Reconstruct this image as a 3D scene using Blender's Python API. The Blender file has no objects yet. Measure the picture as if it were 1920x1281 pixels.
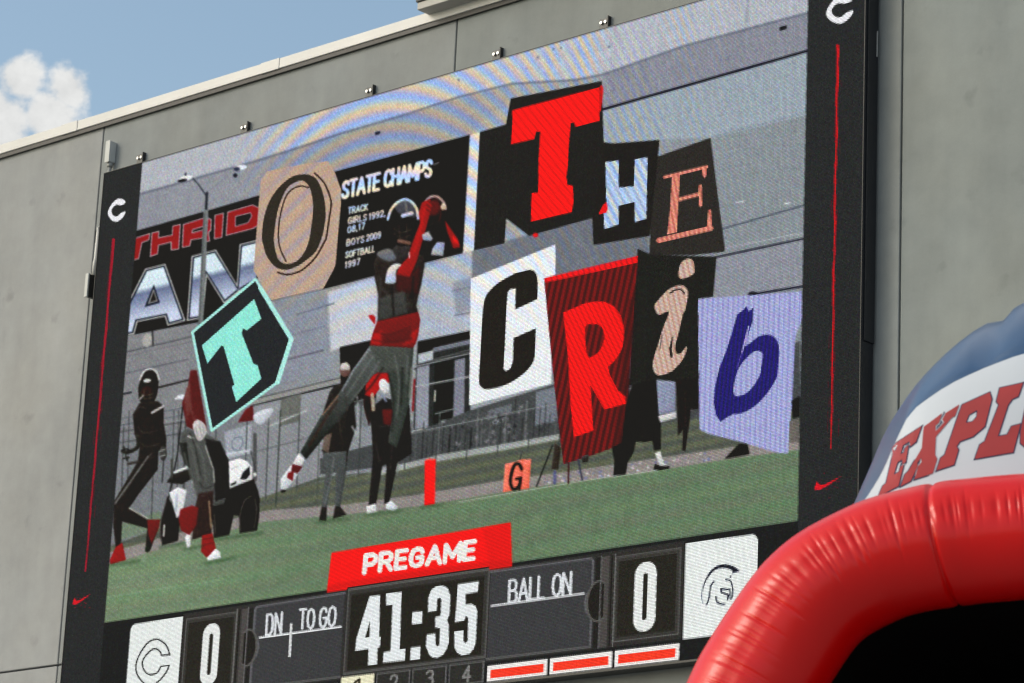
import bpy, bmesh, math, random
import numpy as np
from mathutils import Vector, Matrix
from mathutils.bvhtree import BVHTree

random.seed(7)
rng = np.random.default_rng(7)
scene = bpy.context.scene
COL = scene.collection

# ------------------------------------------------------------------ camera
H = 4.7                                   # height in metres of the 16:9 picture on the wall screen
ROT = np.array([[0.740459776, 0.670601420, 0.044867084],
                [-0.155060401, 0.235406032, -0.959447900],
                [-0.653969106, 0.703475469, 0.278292423]])   # rows: camera right, down, forward
CAM_H = np.array([4.909155398, -4.093583836, -1.196388566])  # in picture heights, origin lower left of the picture
FPX = 5873.6465
CAMZ = 1.6
Z0 = CAMZ - CAM_H[2] * H                  # world height of the picture's lower edge
CAMW = np.array([CAM_H[0] * H, CAM_H[1] * H, CAMZ])

cam_data = bpy.data.cameras.new('camera')
cam = bpy.data.objects.new('camera', cam_data)
COL.objects.link(cam)
cam_data.sensor_width = 36.0
cam_data.lens = FPX / 1920 * 36
cam_data.clip_start = 0.1
cam_data.clip_end = 5000
cam_data.dof.use_dof = True
cam_data.dof.focus_distance = 30.5
cam_data.dof.aperture_fstop = 8.0
mw = Matrix.Identity(4)
for i in range(3):
    mw[i][0] = ROT[0, i]; mw[i][1] = -ROT[1, i]; mw[i][2] = -ROT[2, i]; mw[i][3] = CAMW[i]
cam.matrix_world = mw
scene.camera = cam

# ------------------------------------------------------------------ sky, sun, exposure
EXPOSURE = 0.45
SUN_DIR = Vector((-0.64, -0.77, 0.0)).normalized()
SUN_EL = math.radians(31)
world = bpy.data.worlds.new('World')
scene.world = world
world.use_nodes = True
wn = world.node_tree
for n in list(wn.nodes): wn.nodes.remove(n)
def wnode(t, **k):
    n = wn.nodes.new(t)
    for a, b in k.items(): setattr(n, a, b)
    return n
sky = wnode('ShaderNodeTexSky', sky_type='NISHITA', sun_disc=False)
sky.sun_elevation = SUN_EL
sky.sun_rotation = math.atan2(SUN_DIR.x, SUN_DIR.y)
sky.air_density = 1.0; sky.dust_density = 3.0; sky.ozone_density = 0.8
def ray_dir(u, v):
    d = ROT.T @ np.array([(u - 960) / FPX, (v - 640.5) / FPX, 1.0])
    return d / np.linalg.norm(d)
tc = wnode('ShaderNodeTexCoord')
# cumulus: fractal noise over the whole dome, gathered round a few bearings
mp = wnode('ShaderNodeMapping'); mp.inputs['Scale'].default_value = (1, 1, 1.25)
wn.links.new(tc.outputs['Generated'], mp.inputs['Vector'])
nz = wnode('ShaderNodeTexNoise'); nz.inputs['Scale'].default_value = 70; nz.inputs['Detail'].default_value = 9
nz.inputs['Roughness'].default_value = 0.60
wn.links.new(mp.outputs['Vector'], nz.inputs['Vector'])
nzb = wnode('ShaderNodeTexNoise'); nzb.inputs['Scale'].default_value = 3.1; nzb.inputs['Detail'].default_value = 3
wn.links.new(mp.outputs['Vector'], nzb.inputs['Vector'])
def mth(op, a, b=None, clamp=False):
    n = wnode('ShaderNodeMath', operation=op, use_clamp=clamp)
    for i, v in enumerate((a, b)):
        if v is None: continue
        if isinstance(v, (int, float)): n.inputs[i].default_value = v
        else: wn.links.new(v, n.inputs[i])
    return n.outputs[0]
def near(u, v, rad):
    d = ray_dir(u, v)
    vd = wnode('ShaderNodeVectorMath', operation='DISTANCE')
    wn.links.new(tc.outputs['Generated'], vd.inputs[0]); vd.inputs[1].default_value = tuple(d)
    return mth('SUBTRACT', 1.0, mth('DIVIDE', vd.outputs['Value'], rad))
bump = near(-15, 235, 0.019)
for (u, v, r) in ((128, 165, 0.0085), (35, 150, .010), (90, 222, .012), (-420, 330, .06), (-1500, -300, .07), (3300, -1500, .09), (-3800, 700, .1)):
    bump = mth('MAXIMUM', bump, near(u, v, r))
open_sky = mth('MULTIPLY', mth('MAXIMUM', near(420, 30, .16), 0.0), 1.6)
bump = mth('MAXIMUM', bump, mth('SUBTRACT', mth('MULTIPLY', mth('SUBTRACT', nzb.outputs['Fac'], 0.43), 3.0), open_sky))  # unseen broad clouds added over the dome to raise ambient light
bump = mth('MAXIMUM', bump, -0.6)
dens = mth('ADD', mth('MULTIPLY', bump, 0.62), mth('MULTIPLY', mth('SUBTRACT', nz.outputs['Fac'], 0.5), 1.25))
cov = wnode('ShaderNodeMapRange', interpolation_type='SMOOTHSTEP')
wn.links.new(dens, cov.inputs['Value'])
cov.inputs['From Min'].default_value = 0.02; cov.inputs['From Max'].default_value = 0.36
cov.inputs['To Max'].default_value = 0.88
mixc = wnode('ShaderNodeMix', data_type='RGBA')
wn.links.new(cov.outputs['Result'], mixc.inputs['Factor'])
tint = wnode('ShaderNodeVectorMath', operation='MULTIPLY'); tint.inputs[1].default_value = (1.0, 1.025, .935)   # mild colour grade, takes some blue out of the sky
wn.links.new(sky.outputs['Color'], tint.inputs[0]); wn.links.new(tint.outputs['Vector'], mixc.inputs['A'])
shade = wnode('ShaderNodeMapRange'); wn.links.new(nz.outputs['Fac'], shade.inputs['Value'])
shade.inputs['From Min'].default_value = .35; shade.inputs['From Max'].default_value = .75
shade.inputs['To Min'].default_value = 3.6; shade.inputs['To Max'].default_value = 4.7
clcol = wnode('ShaderNodeVectorMath', operation='SCALE'); clcol.inputs[0].default_value = (1.0, 0.985, 0.95)
wn.links.new(shade.outputs['Result'], clcol.inputs['Scale'])
wn.links.new(clcol.outputs['Vector'], mixc.inputs['B'])
bg = wnode('ShaderNodeBackground'); bg.inputs['Strength'].default_value = 0.15
wn.links.new(mixc.outputs['Result'], bg.inputs['Color'])
wo = wnode('ShaderNodeOutputWorld')
wn.links.new(bg.outputs['Background'], wo.inputs['Surface'])

sun_data = bpy.data.lights.new('sun', 'SUN')
sun_data.energy = 0.5; sun_data.angle = math.radians(18); sun_data.color = (1.0, 0.97, 0.92)   # sun through thin haze: soft shadows
sun = bpy.data.objects.new('sun', sun_data); COL.objects.link(sun)
sv = Vector((SUN_DIR.x * math.cos(SUN_EL), SUN_DIR.y * math.cos(SUN_EL), math.sin(SUN_EL)))
sun.rotation_euler = sv.to_track_quat('Z', 'Y').to_euler()
sun.location = (0, 0, 60)

vs = scene.view_settings
vs.view_transform = 'Standard'; vs.look = 'None'; vs.exposure = EXPOSURE; vs.gamma = 1.0
vs.use_curve_mapping = False
scene.render.engine = 'CYCLES'

# ------------------------------------------------------------------ helpers
def s2l(c):
    c = np.asarray(c, dtype=np.float64) / 255.0
    return np.where(c <= 0.04045, c / 12.92, ((c + 0.055) / 1.055) ** 2.4)

def link(o, parent=None):
    COL.objects.link(o)
    if parent: o.parent = parent
    return o
def empty(name, loc=(0, 0, 0), rz=0):
    o = bpy.data.objects.new(name, None); o.location = loc; o.rotation_euler = (0, 0, rz)
    o.empty_display_size = 0.3
    return link(o)
def tag(o, label=None, cat=None, group=None, kind=None):
    if label: o['label'] = label
    if cat: o['category'] = cat
    if group: o['group'] = group
    if kind: o['kind'] = kind
    return o
def obj(name, bm, m, parent=None, smooth=False):
    me = bpy.data.meshes.new(name)
    bmesh.ops.recalc_face_normals(bm, faces=bm.faces[:])
    bm.to_mesh(me); bm.free()
    if smooth:
        for p in me.polygons: p.use_smooth = True
    me.materials.append(m)
    return link(bpy.data.objects.new(name, me), parent)
def box(bm, x0, x1, y0, y1, z0, z1, bev=0.0):
    vsn = [bm.verts.new((x, y, z)) for x in (x0, x1) for y in (y0, y1) for z in (z0, z1)]
    fs = []
    for q in ((0, 1, 3, 2), (4, 6, 7, 5), (0, 4, 5, 1), (2, 3, 7, 6), (0, 2, 6, 4), (1, 5, 7, 3)):
        fs.append(bm.faces.new([vsn[i] for i in q]))
    if bev > 0:
        es = list({e for f in fs for e in f.edges})
        bmesh.ops.bevel(bm, geom=es, offset=bev, segments=2, affect='EDGES', profile=0.5)
def tube(bm, pts, r, n=12, caps=True):
    rings = []
    pts = [Vector(p) for p in pts]
    for i, p in enumerate(pts):
        t = (pts[min(i + 1, len(pts) - 1)] - pts[max(i - 1, 0)]).normalized()
        a = t.orthogonal().normalized(); b = t.cross(a)
        rings.append([bm.verts.new(p + r * (math.cos(2 * math.pi * k / n) * a + math.sin(2 * math.pi * k / n) * b)) for k in range(n)])
    for i in range(len(rings) - 1):
        for k in range(n):
            bm.faces.new((rings[i][k], rings[i][(k + 1) % n], rings[i + 1][(k + 1) % n], rings[i + 1][k]))
    if caps:
        bm.faces.new(rings[0]); bm.faces.new(rings[-1])

def mat(name, color, rough=0.6, metal=0.0, noise=None, bump=None, coat=0.0, spec=None, sheen=0.0):
    m = bpy.data.materials.new(name); m.use_nodes = True
    nt = m.node_tree; b = nt.nodes['Principled BSDF']
    b.inputs['Base Color'].default_value = (*color, 1)
    b.inputs['Roughness'].default_value = rough
    b.inputs['Metallic'].default_value = metal
    b.inputs['Coat Weight'].default_value = coat
    b.inputs['Coat Roughness'].default_value = 0.15
    if spec is not None: b.inputs['Specular IOR Level'].default_value = spec
    t = nt.nodes.new('ShaderNodeTexCoord')
    if noise:
        sc, amt = noise
        n1 = nt.nodes.new('ShaderNodeTexNoise'); n1.inputs['Scale'].default_value = sc; n1.inputs['Detail'].default_value = 8
        nt.links.new(t.outputs['Object'], n1.inputs['Vector'])
        r = nt.nodes.new('ShaderNodeMapRange'); nt.links.new(n1.outputs['Fac'], r.inputs['Value'])
        r.inputs['From Min'].default_value = .3; r.inputs['From Max'].default_value = .7
        r.inputs['To Min'].default_value = 1 - amt; r.inputs['To Max'].default_value = 1 + amt
        v = nt.nodes.new('ShaderNodeVectorMath'); v.operation = 'SCALE'; v.inputs[0].default_value = color
        nt.links.new(r.outputs['Result'], v.inputs['Scale'])
        nt.links.new(v.outputs['Vector'], b.inputs['Base Color'])
    if bump:
        sc, st = bump
        n2 = nt.nodes.new('ShaderNodeTexNoise'); n2.inputs['Scale'].default_value = sc; n2.inputs['Detail'].default_value = 6
        nt.links.new(t.outputs['Object'], n2.inputs['Vector'])
        bp = nt.nodes.new('ShaderNodeBump'); bp.inputs['Strength'].default_value = st; bp.inputs['Distance'].default_value = 0.01
        nt.links.new(n2.outputs['Fac'], bp.inputs['Height']); nt.links.new(bp.outputs['Normal'], b.inputs['Normal'])
    return m

def concrete(name, color):
    m = bpy.data.materials.new(name); m.use_nodes = True
    nt = m.node_tree; b = nt.nodes['Principled BSDF']; b.inputs['Roughness'].default_value = 0.85
    b.inputs['Specular IOR Level'].default_value = 0.25
    t = nt.nodes.new('ShaderNodeTexCoord')
    def noi(scale, detail, stretch=(1, 1, 1), rough=.55, seed=0):
        mp_ = nt.nodes.new('ShaderNodeMapping'); mp_.inputs['Scale'].default_value = stretch
        mp_.inputs['Location'].default_value = (seed * 3.7, seed * 1.3, seed * 2.1)
        nt.links.new(t.outputs['Object'], mp_.inputs['Vector'])
        n_ = nt.nodes.new('ShaderNodeTexNoise'); n_.inputs['Scale'].default_value = scale
        n_.inputs['Detail'].default_value = detail; n_.inputs['Roughness'].default_value = rough
        nt.links.new(mp_.outputs['Vector'], n_.inputs['Vector']); return n_.outputs['Fac']
    def m2(op, a, c):
        n_ = nt.nodes.new('ShaderNodeMath'); n_.operation = op
        for i, v in enumerate((a, c)):
            if isinstance(v, (int, float)): n_.inputs[i].default_value = v
            else: nt.links.new(v, n_.inputs[i])
        return n_.outputs[0]
    def dev(f, k): return m2('MULTIPLY', m2('SUBTRACT', f, 0.5), k)
    val = m2('ADD', 1.0, dev(noi(0.55, 5, (1, 1, .8)), 0.40))            # broad cloudy mottling
    val = m2('ADD', val, dev(noi(1.6, 6, (1.4, 1, .22), seed=2), 0.42))  # faint vertical run marks
    val = m2('ADD', val, dev(noi(5.0, 7, seed=3), 0.28))
    val = m2('ADD', val, dev(noi(60, 3, seed=4), 0.10))
    # scattered darker patches and pin holes
    sp = nt.nodes.new('ShaderNodeMapRange'); nt.links.new(noi(2.3, 4, seed=5), sp.inputs['Value'])
    sp.inputs['From Min'].default_value = .63; sp.inputs['From Max'].default_value = .74
    sp.inputs['To Min'].default_value = 0; sp.inputs['To Max'].default_value = .22
    val = m2('SUBTRACT', val, sp.outputs['Result'])
    v = nt.nodes.new('ShaderNodeVectorMath'); v.operation = 'SCALE'; nt.links.new(val, v.inputs['Scale'])
    hue = nt.nodes.new('ShaderNodeMix'); hue.data_type = 'RGBA'
    hue.inputs['A'].default_value = (*color, 1)
    hue.inputs['B'].default_value = (color[0] * 1.07, color[1] * 1.0, color[2] * .90, 1)
    nt.links.new(noi(0.8, 4, seed=7), hue.inputs['Factor'])
    nt.links.new(hue.outputs['Result'], v.inputs[0]); nt.links.new(v.outputs['Vector'], b.inputs['Base Color'])
    bp = nt.nodes.new('ShaderNodeBump'); bp.inputs['Strength'].default_value = .25; bp.inputs['Distance'].default_value = .004
    nt.links.new(noi(22, 8, seed=6), bp.inputs['Height']); nt.links.new(bp.outputs['Normal'], b.inputs['Normal'])
    return m

M = dict(
    coping=mat('coping_white_metal', (.66, .66, .66), .42, .0, noise=(1.3, .07)),
    cap=mat('grey_metal_cap', (.40, .39, .37), .5, .0, noise=(2, .06)),
    capdark=mat('dark_metal_and_shade', (.02, .021, .024), .5),  # also colours the shade strip under the coping
    cabinet=mat('black_cabinet_paint', (.010, .012, .017), .45, noise=(3, .15)),
    bracket=mat('dark_steel', (.09, .092, .095), .5, .4, noise=(9, .15)),
    bolt=mat('zinc_bolt', (.55, .56, .57), .35, .8),
    conduit=mat('galvanised_conduit', (.30, .31, .31), .5, .2, noise=(12, .1)),
    greybox=mat('grey_box_enamel', (.50, .52, .52), .45, noise=(7, .05)),
    blackbox=mat('black_plastic', (.012, .012, .013), .5),
    core=mat('joint_sealant', (.035, .035, .033), .9),
    roof=mat('roof_membrane', (.35, .35, .34), .9, noise=(.8, .1)),
    turf=mat('turf', (.055, .105, .042), .95, noise=(3, .25)),
    paving=mat('pavement_concrete', (.28, .277, .265), .9, noise=(2, .12)),
)

# ------------------------------------------------------------------ ground
bm = bmesh.new()
g = [bm.verts.new(p) for p in ((-1500, -1500, 0), (1500, -1500, 0), (1500, 1500, 0), (-1500, 1500, 0))]
bm.faces.new(g)
tag(obj('ground', bm, M['turf']), kind='structure')
bm = bmesh.new()
g = [bm.verts.new(p) for p in ((-60, -34, .004), (90, -34, .004), (90, .3, .004), (-60, .3, .004))]  # unseen paving, carried far out to bounce light onto wall and tunnel
bm.faces.new(g)
tag(obj('pavement', bm, M['paving']), kind='structure')

# ------------------------------------------------------------------ pixel <-> place
def onY(u, v, Y):
    """point (metres) where the sight line of photo pixel (u, v) meets the upright plane at depth Y"""
    d = ROT.T @ np.array([(u - 960) / FPX, (v - 640.5) / FPX, 1.0])
    s = (Y - CAMW[1]) / d[1]
    return CAMW + s * d
def PX(X, Z):
    """photo pixels of a board point given in picture heights (arrays allowed)"""
    X = np.asarray(X, float); Z = np.asarray(Z, float)
    q = np.stack([X - CAM_H[0], np.zeros_like(X) - CAM_H[1], Z - CAM_H[2]], -1) @ ROT.T
    return q[..., :2] / q[..., 2:] * FPX + np.array([960, 640.5])
def BX(u, v):
    p = onY(u, v, 0.0)
    return p[0] / H, (p[2] - Z0) / H

# ------------------------------------------------------------------ building
WALL_Y = 0.19
building = empty('gymnasium', (0, WALL_Y, 0))
tag(building, 'tall grey concrete building with white roof coping behind the video scoreboard', 'building')
jx = [-0.2145, 0.857, 1.9375]
step = 1.076
joints = [(jx[0] - k * step) for k in range(5, 0, -1)] + jx + [jx[2] + k * step for k in range(1, 7)]
jx = [onY(u, v, WALL_Y)[0] / H for u, v in ((195, 240), (857, 40), (1690, 250))]
joints = [(jx[0] - k * step) for k in range(5, 0, -1)] + jx + [jx[2] + k * step for k in range(1, 7)]
joints = [j * H for j in joints]
WTOP = onY(300, 198, WALL_Y)[2] + 0.03
ZJ = onY(60, 1253.5, WALL_Y)[2]
GAP = 0.009
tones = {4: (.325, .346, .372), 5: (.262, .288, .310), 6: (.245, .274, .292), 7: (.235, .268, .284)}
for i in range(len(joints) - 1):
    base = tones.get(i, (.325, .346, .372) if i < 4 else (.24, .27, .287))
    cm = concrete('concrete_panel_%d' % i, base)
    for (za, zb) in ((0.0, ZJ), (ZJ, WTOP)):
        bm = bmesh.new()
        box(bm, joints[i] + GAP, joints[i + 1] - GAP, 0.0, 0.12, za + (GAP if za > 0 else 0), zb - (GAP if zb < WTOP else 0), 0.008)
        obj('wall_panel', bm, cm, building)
bm = bmesh.new()
box(bm, joints[0] + .02, joints[-1] - .02, 0.06 + .0603, 30, 0, WTOP - .02)
bm2 = bmesh.new()
box(bm2, joints[0] + .05, joints[-1] - .05, 0.035, 0.11, 0.02, WTOP - .03)
bm2.free()
obj('core_wall', bm, M['core'], building)
bm = bmesh.new(); box(bm, joints[0], joints[-1], .1, 30, WTOP - .018, WTOP + .02)
obj('roof', bm, M['roof'], building)
# coping pieces about three metres long, joints where the photograph shows them
cy0, cy1 = -0.045, 0.40
ctop = onY(300, 178.5, WALL_Y + cy0)[2]; cbot = onY(300, 196.5, WALL_Y + cy0)[2]
j0 = onY(145, 231, WALL_Y + cy0)[0]; j1 = onY(523, 121, WALL_Y + cy0)[0]
L = j1 - j0
cx = [j0 + k * L for k in range(-9, 17)]
for a, b in zip(cx[:-1], cx[1:]):
    bm = bmesh.new()
    box(bm, a + .004, b - .004, cy0, cy1, cbot, ctop, .006)
    c = obj('coping', bm, M['coping'], building)
    bm = bmesh.new()                                   # cover strip over the joint, lapped onto the next piece
    box(bm, b - .26, b + .002, cy0 - .004, cy1 + .01, cbot - .003, ctop + .004, .003)
    obj('coping_cover', bm, M['coping'], building)
bm = bmesh.new()
box(bm, joints[0], joints[-1], cy0 + .012, .0 - .003, cbot - .045, cbot - .004)
obj('coping_shade_strip', bm, M['capdark'], building)  # dark strip standing in for the shadow line under the coping
# raised metal cap that overhangs the coping further along the roof
fy = cy0 - .15
pa = onY(782, 19, WALL_Y + fy)
bm = bmesh.new(); box(bm, pa[0], joints[-1], fy, .5, pa[2], pa[2] + .075, .006)
cap = obj('roof_cap', bm, M['cap'], building)
bm = bmesh.new(); box(bm, pa[0] - .01, joints[-1], fy - .015, .52, pa[2] + .076, pa[2] + .10, .004)
obj('cap_edge', bm, M['capdark'], cap)

# ------------------------------------------------------------------ painting the screen's picture (one colour per LED)
S = 2.0
CX0, CY0, CX1, CY1 = 88, -112, 1662, 1402
CW, CH = int((CX1 - CX0) * S), int((CY1 - CY0) * S)
canvas = np.zeros((CH, CW, 3), np.float32)
ids = np.zeros((CH, CW), np.int16)
BEV = 0; CLIP = False; VMASK = None
PARTS = [('video_screen', None, None)]
def part(name, parent, label=None):
    PARTS.append((name, parent, label)); return len(PARTS) - 1
def blur(a, r):
    r = int(r)
    if r < 1: return a
    for ax in (0, 1):
        for _ in range(2):
            pad = [(0, 0), (0, 0)]; pad[ax] = (r + 1, r)
            c = np.cumsum(np.pad(a, pad, mode='edge'), axis=ax)
            n = a.shape[ax]
            if ax == 0: a = (c[2 * r + 1:2 * r + 1 + n] - c[:n]) / (2 * r + 1)
            else: a = (c[:, 2 * r + 1:2 * r + 1 + n] - c[:, :n]) / (2 * r + 1)
    return a
def window(x0, y0, x1, y1):
    i0 = max(0, int((x0 - CX0) * S)); i1 = min(CW, int((x1 - CX0) * S) + 1)
    k0 = max(0, int((y0 - CY0) * S)); k1 = min(CH, int((y1 - CY0) * S) + 1)
    return i0, i1, k0, k1
def grid(w):
    i0, i1, k0, k1 = w
    return np.meshgrid((np.arange(i0, i1) + .5) / S + CX0, (np.arange(k0, k1) + .5) / S + CY0)
def inside(pts, X, Y):
    m = np.zeros(X.shape, bool); n = len(pts)
    for a in range(n):
        xa, ya = pts[a]; xb, yb = pts[(a + 1) % n]
        if ya == yb: continue
        c = (Y >= min(ya, yb)) & (Y < max(ya, yb))
        m ^= c & (X < xa + (Y - ya) * (xb - xa) / (yb - ya))
    return m
def lay(w, mask, col, alpha, pid, soft, X, Y):
    i0, i1, k0, k1 = w
    m = mask.astype(np.float32)
    if soft: m = blur(m, soft * S)
    if CLIP: m = m * VMASK[k0:k1, i0:i1]; mask = mask & VMASK[k0:k1, i0:i1]
    m = m * alpha
    c = col(X, Y) if callable(col) else np.array(col, np.float32)
    if BEV and m.shape[0] > 8 and m.shape[1] > 8:
        sh = 0
        for rr_, kk_ in ((2.0, .55), (5.0, .8)):
            gy_, gx_ = np.gradient(blur(mask.astype(np.float32), rr_ * S)); sh = sh + (gx_ * .55 + gy_ * .83) * rr_ * S * kk_
        c = c + BEV * np.clip(sh, -1.2, 1.2)[..., None] * (np.asarray(c, np.float32).mean() * .5 + 30) / 60
    reg = canvas[k0:k1, i0:i1]
    reg += m[..., None] * (c - reg)
    if pid is not None: ids[k0:k1, i0:i1][mask] = pid
def poly(pts, col, alpha=1.0, pid=None, soft=0, holes=()):
    xs = [p[0] for p in pts]; ys = [p[1] for p in pts]; pd = 3 + soft * 3
    w = window(min(xs) - pd, min(ys) - pd, max(xs) + pd, max(ys) + pd)
    if w[1] <= w[0] or w[3] <= w[2]: return
    X, Y = grid(w); m = inside(pts, X, Y)
    for h in holes: m &= ~inside(h, X, Y)
    lay(w, m, col, alpha, pid, soft, X, Y)
def smooth(pts, n=6, closed=True):
    P = [np.array(p, float) for p in pts]; out = []; N = len(P)
    rg = range(N) if closed else range(N - 1)
    for i in rg:
        if closed: a, b, c, d = P[i - 1], P[i], P[(i + 1) % N], P[(i + 2) % N]
        else: a, b, c, d = P[max(i - 1, 0)], P[i], P[i + 1], P[min(i + 2, N - 1)]
        for k in range(n):
            t = k / n
            out.append(tuple(.5 * ((2 * b) + (c - a) * t + (2 * a - 5 * b + 4 * c - d) * t * t + (3 * b - a - 3 * c + d) * t ** 3)))
    if not closed: out.append(tuple(P[-1]))
    return out
def blob(pts, col, **k): poly(smooth(pts), col, **k)
def stroke(pts, wd, col, alpha=1.0, pid=None, soft=0, flat=False):
    wds = wd if isinstance(wd, (list, tuple)) else [wd] * len(pts)
    mx = max(wds)
    xs = [p[0] for p in pts]; ys = [p[1] for p in pts]; pd = mx + 3 + soft * 3
    w = window(min(xs) - pd, min(ys) - pd, max(xs) + pd, max(ys) + pd)
    if w[1] <= w[0] or w[3] <= w[2]: return
    X, Y = grid(w); m = np.zeros(X.shape, bool)
    for a in range(len(pts) - 1):
        (xa, ya), (xb, yb) = pts[a], pts[a + 1]
        dx, dy = xb - xa, yb - ya; l2 = dx * dx + dy * dy + 1e-9
        t = ((X - xa) * dx + (Y - ya) * dy) / l2
        tt = np.clip(t, 0, 1)
        d2 = (X - xa - tt * dx) ** 2 + (Y - ya - tt * dy) ** 2
        ww = wds[a] + (wds[a + 1] - wds[a]) * tt
        mm = d2 < (ww / 2) ** 2
        if flat: mm &= (t >= 0) & (t <= 1)
        m |= mm
    lay(w, m, col, alpha, pid, soft, X, Y)
def ell(cx_, cy_, rx, ry, col, rot=0, **k):
    poly([(cx_ + rx * math.cos(a) * math.cos(rot) - ry * math.sin(a) * math.sin(rot),
           cy_ + rx * math.cos(a) * math.sin(rot) + ry * math.sin(a) * math.cos(rot)) for a in np.linspace(0, 2 * math.pi, 40)[:-1]], col, **k)
def pb(pts): return [tuple(PX(x, z)) for x, z in pts]
def rect_b(x0, z0, x1, z1, col, **k): poly(pb([(x0, z0), (x1, z0), (x1, z1), (x0, z1)]), col, **k)
def rrect(x0, z0, x1, z1, r):
    out = []
    for (cx_, cz_, a0) in ((x1 - r, z1 - r, 0), (x0 + r, z1 - r, 90), (x0 + r, z0 + r, 180), (x1 - r, z0 + r, 270)):
        for a in np.linspace(a0, a0 + 90, 8): out.append((cx_ + r * math.cos(math.radians(a)), cz_ + r * math.sin(math.radians(a))))
    return out
def noise2(shape, cell, amp):
    h, w = shape
    n = rng.normal(0, 1, (h // cell + 2, w // cell + 2)).astype(np.float32)
    n = np.kron(n, np.ones((cell, cell), np.float32))[:h, :w]
    return blur(n, cell // 2) * amp

GL = {
 'A': (.8, [[(0, 0), (.4, 1), (.8, 0)], [(.15, .33), (.65, .33)]]), 'B': (.7, [[(0, 0), (0, 1), (.45, 1), (.62, .88), (.62, .64), (.45, .53), (0, .53)], [(.45, .53), (.68, .4), (.68, .12), (.5, 0), (0, 0)]]),
 'C': (.7, [[(.68, .75), (.6, .95), (.35, 1), (.1, .9), (0, .6), (0, .4), (.1, .1), (.35, 0), (.6, .05), (.68, .25)]]), 'D': (.72, [[(0, 0), (0, 1), (.4, 1), (.65, .85), (.7, .5), (.65, .15), (.4, 0), (0, 0)]]),
 'E': (.6, [[(.58, 0), (0, 0), (0, 1), (.58, 1)], [(0, .52), (.5, .52)]]), 'F': (.58, [[(0, 0), (0, 1), (.56, 1)], [(0, .52), (.48, .52)]]),
 'G': (.74, [[(.68, .78), (.58, .96), (.35, 1), (.1, .9), (0, .6), (0, .4), (.1, .1), (.35, 0), (.6, .06), (.7, .2), (.7, .48), (.4, .48)]]),
 'H': (.7, [[(0, 0), (0, 1)], [(.68, 0), (.68, 1)], [(0, .52), (.68, .52)]]), 'I': (.08, [[(.04, 0), (.04, 1)]]), 'K': (.7, [[(0, 0), (0, 1)], [(.65, 1), (.02, .45)], [(.2, .6), (.68, 0)]]),
 'L': (.55, [[(0, 1), (0, 0), (.53, 0)]]), 'M': (.9, [[(0, 0), (0, 1), (.45, .25), (.9, 1), (.9, 0)]]), 'N': (.72, [[(0, 0), (0, 1), (.7, 0), (.7, 1)]]),
 'O': (.74, [[(.37, 0), (.1, .1), (0, .4), (0, .6), (.1, .9), (.37, 1), (.64, .9), (.74, .6), (.74, .4), (.64, .1), (.37, 0)]]),
 'P': (.66, [[(0, 0), (0, 1), (.45, 1), (.64, .86), (.64, .6), (.45, .45), (0, .45)]]), 'R': (.7, [[(0, 0), (0, 1), (.45, 1), (.64, .86), (.64, .62), (.45, .48), (0, .48)], [(.35, .48), (.68, 0)]]),
 'S': (.66, [[(.62, .8), (.52, .96), (.3, 1), (.08, .9), (.04, .72), (.15, .57), (.5, .43), (.62, .27), (.58, .1), (.35, 0), (.1, .05), (0, .22)]]),
 'T': (.68, [[(0, 1), (.68, 1)], [(.34, 0), (.34, 1)]]), 'Y': (.7, [[(0, 1), (.35, .5), (.7, 1)], [(.35, .5), (.35, 0)]]),
 '0': (.64, [[(.32, 0), (.08, .1), (0, .4), (0, .6), (.08, .9), (.32, 1), (.56, .9), (.64, .6), (.64, .4), (.56, .1), (.32, 0)]]), '1': (.3, [[(0, .8), (.2, 1), (.2, 0)]]),
 '2': (.62, [[(.02, .75), (.12, .95), (.32, 1), (.54, .92), (.6, .7), (.5, .48), (0, 0), (.62, 0)]]), '3': (.6, [[(0, .85), (.2, 1), (.45, .97), (.56, .78), (.48, .58), (.25, .53)], [(.25, .53), (.52, .45), (.6, .25), (.48, .04), (.2, 0), (0, .15)]]),
 '4': (.66, [[(.46, 0), (.46, 1), (0, .3), (.66, .3)]]), '6': (.62, [[(.55, .9), (.3, 1), (.08, .85), (0, .4), (.08, .1), (.32, 0), (.55, .1), (.6, .32), (.5, .52), (.3, .58), (.04, .45)]]),
 '7': (.6, [[(0, 1), (.6, 1), (.2, 0)]]), '8': (.62, [[(.31, .54), (.08, .65), (.06, .88), (.31, 1), (.56, .88), (.54, .65), (.31, .54), (.04, .4), (.02, .12), (.31, 0), (.6, .12), (.58, .4), (.31, .54)]]),
 '9': (.62, [[(.06, .1), (.32, 0), (.54, .15), (.62, .6), (.54, .9), (.3, 1), (.07, .9), (.02, .68), (.12, .48), (.32, .42), (.58, .55)]]), ',': (.12, [[(.08, .08), (.02, -.15)]]), ' ': (.3, []),
}
def text(s, p0, p1, up, wd, col, gap=.28, pid=None):
    """letters on the line p0 -> p1 (photo pixels), as high as the vector up"""
    tot = sum(GL[c][0] for c in s) + gap * (len(s) - 1)
    ex = np.array([p1[0] - p0[0], p1[1] - p0[1]]) / tot; u = np.array(up); x = 0.0; o = np.array(p0, float)
    for c in s:
        for pl in GL[c][1]:
            stroke([tuple(o + ex * (x + a) + u * b) for a, b in pl], wd, col, pid=pid)
        x += GL[c][0] + gap

# ---- parts of the board (thing > part > sub-part)
ID_VIDEO = 0
ID_SIDEL = part('side_panel', None, 'narrow dark display strip with white C and thin red line')
ID_SIDER = part('side_panel', None, 'narrow dark display strip with white C and thin red line')
ID_SCORE = part('score_panel', None, 'dark score display with game clock, scores and timeout bars')

W_ = 16 / 9
LEDX0, LEDX1, LEDZ0, LEDZ1 = -.1225, 1.9015, -.2158, 1.0
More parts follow.
